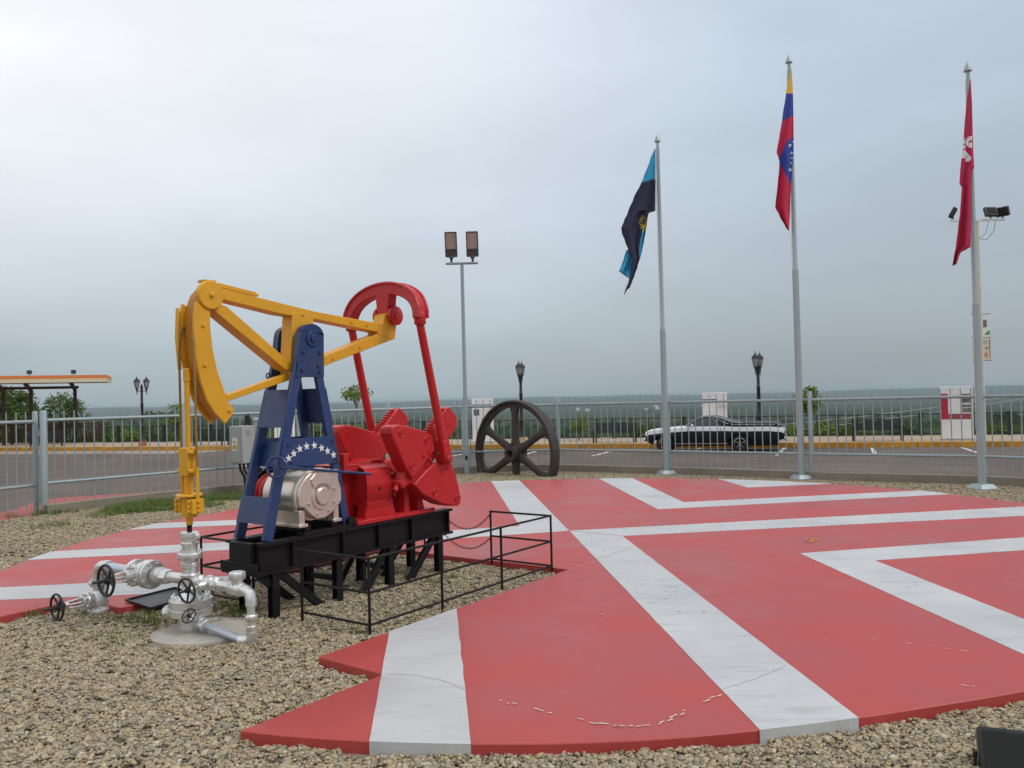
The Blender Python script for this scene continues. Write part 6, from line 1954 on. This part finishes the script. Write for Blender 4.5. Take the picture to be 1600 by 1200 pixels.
# slatted brown screen behind it
xa, xb = sx_at(18, 1.9), sx_at(157, 1.9)
scr = KP(0, 0); p = Vector((q.x, q.y, 0)) + SV * 1.9
SCR = thing('slatted_screen', 'brown wooden slatted screen behind the shelter bench', 'screen', (p.x, p.y, -0.2), SA)
s_ = MB(); s_.bb(xa, xb, -0.04, 0.04, 1.10, 1.19); s_.build('top_rail', 'slat_brown', SCR)
for x in (xa, (xa + xb) / 2, xb):
    MB().bb(x - 0.07, x + 0.07, -0.06, 0.06, -0.02, 1.1).build('post', 'shelter_brown', SCR)
n_ = 24
for k in range(n_):
    x = xa + 0.1 + (xb - xa - 0.2) * k / (n_ - 1)
    MB().bb(x - 0.045, x + 0.045, -0.015, 0.015, 0.06, 1.11).build('slat', 'slat_brown', SCR)

# ================================================================== TALL MAST WITH FLOODLIGHTS AND BANNERS
q = on_walk(1541, 1.4); Ym = q.y
MS = thing('light_mast', 'pale tall mast with black floodlights and hanging banners behind the dark red flag', 'light mast', q)
zm_ = AT(1527, 343, Ym).z + 0.2
s_ = MB(); s_.lathe((0, 0, -0.02), (0, 0, 1), [(0.06, 0), (0.055, 3), (0.045, zm_ + 0.02)], 12); s_.build('mast', 'banner_cream', MS)
s_ = MB(); s_.bb(-1.05, 1.05, -0.04, 0.04, zm_ - 0.06, zm_ + 0.02); s_.build('cross_arm', 'totem_white', MS)
for x, rz, rx in ((-0.92, 65, 30), (0.52, 5, -20), (0.98, -55, 20)):
    rot = Matrix.Rotation(R(rz), 3, 'Z') @ Matrix.Rotation(R(rx), 3, 'X')
    s_ = MB(); s_.box(Vector((x, 0, zm_ + 0.28)), (0.46, 0.16, 0.36), rot).cyl((x, 0, zm_), (x, 0, zm_ + 0.2), 0.03, n=6)
    h_ = s_.build('floodlight', 'dark_plastic', MS, bevel=0.02)
    s_ = MB(); s_.box(Vector((x, 0, zm_ + 0.28)) + rot @ Vector((0, -0.083, 0)), (0.38, 0.008, 0.28), rot); s_.build('lens', 'tyre', h_)
s_ = MB(); s_.tube([(0.06, 0, zm_ - 0.75), (0.35, 0, zm_ - 0.78), (0.62, 0, zm_ - 0.45), (0.70, 0, zm_ - 0.05)], 0.010, 5).tube([(0.06, 0, zm_ - 0.72), (0.30, 0, zm_ - 0.55), (0.45, 0, zm_ - 0.05)], 0.008, 5); s_.build('cable', 'cable_dark', MS)
zb1 = AT(1535, 491, Ym).z + 0.2; zb2 = AT(1535, 527, Ym).z + 0.2; zb3 = AT(1535, 563, Ym).z + 0.2
for sg in (-1, 1):
    x0, x1 = (0.10, 0.40) if sg > 0 else (-0.62, -0.10)
    x0, x1 = (0.06, 0.34) if sg > 0 else (-0.34, -0.06)
    MB().bb(x0, x1, -0.006, 0.006, zb2 + 0.02, zb1).build('banner', 'totem_white', MS)
    bn = MB().bb(x0, x1, -0.006, 0.006, zb3, zb2 - 0.02).build('banner', 'banner_cream', MS)
    MB().bb(x0 + 0.03, x1 - 0.12, -0.010, -0.0065, zb3 + 0.12, zb3 + 0.30).build('banner_print', 'banner_salmon', bn)
    MB().bb(x1 - 0.05, x1 - 0.02, -0.010, -0.0065, zb3 + 0.08, zb2 - 0.08).build('banner_print', 'brick_red', bn)
    s_ = MB(); s_.ring((x0 + 0.08, -0.008, zb2 - 0.20), (0, 1, 0), 0.06, 0.008, 14, 4).bar((x0 + 0.06, -0.009, zb2 - 0.42), (x0 + 0.20, -0.009, zb2 - 0.38), 0.004, 0.035).bar((x0 + 0.13, -0.0095, zb2 - 0.40), (x0 + 0.11, -0.0095, zb2 - 0.52), 0.004, 0.02)
    s_.build('banner_print', 'banner_grey', bn)
    MB().bb(x0 + 0.02, x1 - 0.12, -0.010, -0.0065, zb1 - 0.50, zb1 - 0.22).build('banner_print', 'banner_grey', MS)
    s_ = MB(); s_.prism([(x0 + 0.05, zb2 + 0.08), (x1 - 0.01, zb2 + 0.10), (x1 - 0.01, zb2 + 0.27), (x0 + 0.16, zb2 + 0.22)], 'y', -0.010, -0.0065); s_.build('banner_print', 'banner_green', MS)
    for z in (zb1 + 0.01, zb2, zb3 - 0.01):
        MB().cyl((sg * 0.05, 0, z), (sg * 0.37, 0, z), 0.012, n=6).build('banner_rod', 'cable_dark', MS)

# ================================================================== TREES, SHRUBS, GRASS
def leafy(mb, centres, n_per, spread, size, rr):
    for c in centres:
        for _ in range(n_per):
            while True:
                d = Vector((rr.uniform(-1, 1), rr.uniform(-1, 1), rr.uniform(-1, 1)))
                if 0.05 < d.length < 1: break
            p = Vector(c) + Vector((d.x * spread, d.y * spread, d.z * spread * 0.75))
            s_ = size * rr.uniform(0.6, 1.3)
            a = Vector((rr.uniform(-1, 1), rr.uniform(-1, 1), rr.uniform(-0.5, 0.7))).normalized()
            u = Vector((rr.uniform(-1, 1), rr.uniform(-1, 1), rr.uniform(-1, 1)))
            bvec = (u - a * u.dot(a)).normalized()
            mid = a * s_ * 0.5
            q = [p, p + mid + bvec * s_ * 0.28, p + a * s_ + Vector((0, 0, -0.25 * s_)), p + mid - bvec * s_ * 0.28]
            mb.add(q, [(0, 1, 2, 3)])
def tree(name, label, cat, q, h, cw, trunk_h, n_c, n_per, size, lm, seed, group=None, trunk_r=0.05, spread=None, cz=None, flat=0.5):
    rr = random.Random(seed)
    o = thing(name, label, cat, q, rr.uniform(0, 6), group)
    s_ = MB()
    pts = [Vector((0, 0, -0.05))]; k_ = 5
    for k in range(1, k_ + 1):
        pts.append(Vector((rr.uniform(-1, 1) * cw * 0.06, rr.uniform(-1, 1) * cw * 0.06, trunk_h * 1.25 * k / k_)))
    s_.tube(pts, [trunk_r * (1 - 0.12 * k) for k in range(k_ + 1)], 8)
    cen = []
    ch = h - trunk_h; zc = trunk_h + ch * 0.5
    for i in range(n_c):
        while True:
            d = Vector((rr.uniform(-1, 1), rr.uniform(-1, 1), rr.uniform(-1, 1)))
            if 0.35 < d.length < 1: break
        lump = 0.8 + 0.35 * noise.noise(d * 1.7 + Vector((seed, 0, 0)))
        cen.append(Vector((d.x * cw / 2 * lump, d.y * cw / 2 * lump, zc + d.z * ch / 2 * lump)))
    for c in cen[::max(1, n_c // 9)]:
        s_.tube([pts[3], pts[-1].lerp(c, 0.45) + Vector((0, 0, 0.05)), c], [trunk_r * 0.45, trunk_r * 0.3, trunk_r * 0.12], 5)
    s_.build('trunk', 'bark', o)
    mb = MB(); leafy(mb, cen, n_per, spread or cw * 0.13, size, rr)
    me = bpy.data.meshes.new('crown'); me.from_pydata(mb.v, [], mb.f); me.materials.append(MAT[lm]); me.update()
    c = bpy.data.objects.new('crown', me); COL.objects.link(c); c.parent = o
    return o
GROUND_T = -1.2
def beyond(px_, t):
    return on_walk(px_, t)
# big trees behind the shelter
def tq(px_, t, z): p = on_walk(px_, t); return Vector((p.x, p.y, z))
tree('broadleaf_tree', 'rounded dark green tree behind the orange shelter posts', 'tree', tq(98, 9, -1.4), 4.6, 3.6, 1.2, 64, 52, 0.19, 'leaf_mid', 3, trunk_r=0.14)
tree('broadleaf_tree', 'tall ragged green tree at the open side of the orange shelter', 'tree', tq(18, 8, -1.4), 4.9, 3.6, 1.2, 70, 70, 0.20, 'leaf_mid', 4, trunk_r=0.13)
tree('broadleaf_tree', 'low light green tree between the brown shelter posts', 'tree', tq(52, 7, -1.4), 3.7, 3.0, 0.8, 60, 60, 0.20, 'leaf_mid', 5, trunk_r=0.10)
tree('broadleaf_tree', 'dark green tree half hidden by the shelter roof', 'tree', tq(-30, 9, -1.4), 5.4, 4.6, 1.2, 70, 60, 0.2, 'leaf_mid', 6, trunk_r=0.14)
# young trees in the walkway
tree('young_tree', 'young leafy tree seen between the blue frame and red pitman', 'tree', tq(556, 2.4, -0.2), 2.85, 1.7, 2.1, 20, 22, 0.17, 'leaf_light', 11, 'young trees along the walkway', 0.03, 0.24)
tree('young_tree', 'young bright green tree behind the tallest flagpole', 'tree', tq(1266, 1.5, -0.2), 2.35, 1.15, 0.9, 34, 34, 0.15, 'leaf_light', 12, 'young trees along the walkway', 0.03, 0.22)
tree('young_tree', 'bright green little tree between the iron wheel and a bench', 'tree', tq(905, 2.6, -0.2), 1.25, 0.85, 0.35, 26, 34, 0.12, 'leaf_light', 13, 'young trees along the walkway', 0.035, 0.17)
tree('young_tree', 'light green young tree behind the yellow bridle ropes', 'tree', tq(277, 5.4, -0.9), 3.0, 1.5, 1.0, 34, 34, 0.15, 'leaf_light', 14, 'young trees along the walkway', 0.03, 0.25)
# shrubs at the edge
BUSH = ['mid green bush at the end of the brown slatted screen', 'light green bush just short of the red-plinth lantern', 'mid green bush right behind the red-plinth lantern', 'mid green bush behind the yellow rod and ropes',
        'dark green bush behind the bench below the horse head', 'mid green bush behind the grey control cabinet', 'light green bush behind the plain-looking white totem', 'mid green bush behind the blue star panel',
        'light green bush below the young tree by the red pitman', 'mid green bush behind the toothed crank arms', 'low mid green bush behind the slim two-headed lamp post', 'mid green bush past the nose of the parked pickup',
        'light green bush just past the tail of the parked pickup', 'light green bush below the young tree by the tallest flagpole', 'low mid green bush beside the bench near the tallest flagpole', 'dark green bush between the far bench and the red-banded totem',
        'mid green bush past the red-banded totem and tall mast', 'mid green bush behind the middle of the slatted screen', 'light green bush behind the bench under the orange shelter', 'mid green bush behind the open end of the shelter']
for k, (px_, t, h, cw, lm) in enumerate([(170, 6.5, 1.7, 2.6, 'leaf_mid'), (205, 6.2, 1.5, 2.2, 'leaf_light'), (245, 6.4, 1.9, 2.4, 'leaf_mid'), (300, 6.6, 1.7, 2.6, 'leaf_mid'), (340, 7.0, 1.6, 2.4, 'leaf_dark'),
        (385, 6.8, 1.6, 2.4, 'leaf_mid'), (440, 6.2, 1.6, 2.0, 'leaf_light'), (505, 6.2, 1.5, 2.0, 'leaf_mid'), (552, 6.0, 1.9, 1.7, 'leaf_light'), (640, 6.4, 1.35, 2.0, 'leaf_mid'),
        (690, 6.4, 1.2, 1.8, 'leaf_mid'), (1010, 6.6, 1.35, 1.6, 'leaf_mid'), (1225, 6.0, 1.3, 1.8, 'leaf_light'), (1290, 6.0, 1.45, 1.9, 'leaf_light'), (1330, 6.3, 1.2, 1.9, 'leaf_mid'), (1420, 6.6, 1.2, 2.0, 'leaf_dark'), (1560, 6.4, 1.2, 2.2, 'leaf_mid'), (130, 6.2, 1.5, 2.0, 'leaf_mid'), (60, 6.2, 1.6, 2.2, 'leaf_light'), (10, 6.2, 1.6, 2.2, 'leaf_mid')]):
    tree('shrub', BUSH[k], 'bush', tq(px_, t, -1.0), h, cw, 0.2, 26, 44, 0.17, lm, 40 + k, 'bushes beyond the black railing', 0.03, cw * 0.17)
# low weeds on the walkway edge
def weeds(name, label, spots, rr, blade_h, kind='stuff'):
    mb = MB()
    for (c, rad_, n_) in spots:
        for _ in range(n_):
            r_ = rad_ * math.sqrt(rr.random()); a = rr.uniform(0, 6.283)
            x = c.x + r_ * math.cos(a); y = c.y + r_ * math.sin(a)
            if noise.noise((x * 2.6, y * 2.6, 0.5)) < rr.uniform(-0.45, 0.12): continue
            h = blade_h * rr.uniform(0.4, 1.2); b_ = rr.uniform(0, 6.283); w_ = 0.0035 * rr.uniform(0.8, 1.6)
            dx, dy = math.cos(b_), math.sin(b_); ln = rr.uniform(0.2, 0.9) * h
            vs = [(x - dy * w_, y + dx * w_, c.z - 0.005), (x + dy * w_, y - dx * w_, c.z - 0.005), (x + dx * ln * 0.4 + dy * w_ * 0.7, y + dy * ln * 0.4 - dx * w_ * 0.7, c.z + h * 0.65), (x + dx * ln * 0.4 - dy * w_ * 0.7, y + dy * ln * 0.4 + dx * w_ * 0.7, c.z + h * 0.65), (x + dx * ln, y + dy * ln, c.z + h)]
            mb.add(vs, [(0, 1, 2, 3), (3, 2, 4)])
    me = bpy.data.meshes.new(name); me.from_pydata(mb.v, [], mb.f); me.materials.append(MAT['grass_blade']); me.update()
    o = bpy.data.objects.new(name, me); COL.objects.link(o)
    return tag(o, label, 'grass', kind=kind)
rr = random.Random(99)
spots = []
for (x, y, r_, n_) in ((225, 793, 0.5, 700), (255, 790, 0.6, 1000), (290, 787, 0.65, 1300), (330, 783, 0.65, 1300), (365, 779, 0.6, 1000), (200, 801, 0.45, 500), (175, 805, 0.35, 250), (270, 797, 0.4, 500), (310, 793, 0.45, 650), (240, 799, 0.4, 500),
                       (190, 797, 0.3, 200), (110, 800, 0.45, 250), (60, 808, 0.35, 220), (75, 826, 0.3, 120), (40, 809, 0.3, 150), (150, 811, 0.3, 150)):
    spots.append((G(x, y, 0.0), r_, n_))
weeds('grass', 'patch of green grass on the gravel beside the kerb wall', [(c_ + Vector((0, 0, 0.015)), r_, int(n_ * 2.2)) for c_, r_, n_ in spots], rr, 0.10)
sp2 = []
for (x, y, r_, n_) in ((370, 966, 0.14, 130), (378, 958, 0.12, 110), (215, 965, 0.22, 90), (240, 975, 0.22, 90), (180, 1005, 0.25, 40), (48, 966, 0.12, 90), (94, 958, 0.07, 40), (565, 993, 0.08, 40), (677, 914, 0.08, 45), (705, 908, 0.07, 30), (262, 972, 0.2, 60), (355, 953, 0.12, 60), (330, 962, 0.12, 40)):
    sp2.append((G(x, y, 0.0), r_, n_))
weeds('grass', 'sparse green weeds sprouting round the wellhead', [(c_ + Vector((0, 0, 0.015)), r_, int(n_ * 1.6)) for c_, r_, n_ in sp2], rr, 0.075)

# fallen leaves on the platform
for k, (x, y, n_) in enumerate(((1266, 846, 7),)):
    mb = MB()
    for i in range(n_):
        c = G(x + rr.uniform(-11, 11), y + rr.uniform(-3, 3), ZT); a = rr.uniform(0, 6.28); s0 = rr.uniform(0.03, 0.055)
        d = Vector((math.cos(a), math.sin(a), 0)) * s0; e2 = Vector((-d.y, d.x, 0)) * 0.5
        z0 = Vector((0, 0, 0.012)); 
        mb.add([c + z0 - d, c + z0 * 2 + e2, c + z0 + d, c + z0 * 0.6 - e2], [(0, 1, 2, 3)])
    tag(mb.build('fallen_leaves', 'leaf_litter', smooth=0), 'small heap of dry orange leaves on the red platform', 'leaves')
mb = MB()
for (x, y) in ((880, 995), (872, 784), (900, 795), (930, 760), (1195, 828), (1220, 912), (1058, 937), (1100, 957), (878, 995), (1290, 988), (1232, 855), (925, 848), (1500, 1010), (940, 962), (850, 942), (995, 772)):
    c = G(x, y, ZT); s0 = rr.uniform(0.004, 0.010)
    mb.sphere((c.x, c.y, ZT + s0 * 0.6), s0, 4, 1.3, 1, 0.6)
tag(mb.build('debris', 'crack', smooth=60), 'tiny scattered pebbles and bits on the red platform', 'debris', kind='stuff')

# far buildings on the plain
for k in range(11):
    a = R(rr.uniform(1.5, 16) if k < 8 else rr.uniform(-9, 1)); d = rr.uniform(2500, 3400)
    o = thing('distant_building', 'tiny pale building far out on the hazy plain', 'building', (d * math.sin(a), d * math.cos(a), -44.0), rr.uniform(-0.5, 0.5), 'buildings far out on the plain')
    w_ = rr.uniform(8, 16); h_ = rr.uniform(3, 5)
    MB().bb(-w_ / 2, w_ / 2, -5, 5, -6, h_).build('wall', 'totem_white', o)
    MB().prism([(-5.6, h_ + 0.01), (5.6, h_ + 0.01), (0, h_ + 2.4)], 'x', -w_ / 2 - 0.5, w_ / 2 + 0.5).build('roof', 'cement', o)

# power cables dipping into the valley on the right
for k, (pa, pb, lab) in enumerate((((1250, 672, 60), (1640, 622, 60), 'lower thin pale cable slung beyond the railing'), ((1250, 662, 58), (1640, 616, 58), 'upper thin pale cable slung beyond the railing'))):
    a = AT(*pa); c = AT(*pb)
    s_ = MB(); pts = []
    d = (c - a)
    for i in range(31):
        t = -0.8 + 2.6 * i / 30.0
        p = a + d * t; p.z += 2.2 * (t - 0.3) ** 2 * 0.25
        pts.append(p)
    s_.tube(pts, 0.02, 5)
    tag(s_.build('overhead_cable', 'cable_pale'), lab, 'cable')

# ================================================================== HAZE
s_ = MB(); s_.bb(-15500, 15500, -15500, 15500, -64, 14)
hz = s_.build('haze', 'white_paint', smooth=0)
hm = bpy.data.materials.new('haze'); hm.use_nodes = True
hn = hm.node_tree; hn.nodes.clear()
pv = hn.nodes.new('ShaderNodeVolumePrincipled')
pv.inputs['Color'].default_value = (0.54, 0.64, 0.72, 1)
pv.inputs['Density'].default_value = 0.000125
pv.inputs['Anisotropy'].default_value = 0.1
ho = hn.nodes.new('ShaderNodeOutputMaterial'); hn.links.new(pv.outputs[0], ho.inputs['Volume'])
hz.data.materials.clear(); hz.data.materials.append(hm)
tag(hz, 'pale humid haze over the valley', 'haze', kind='stuff')
sc.cycles.volume_bounces = 1
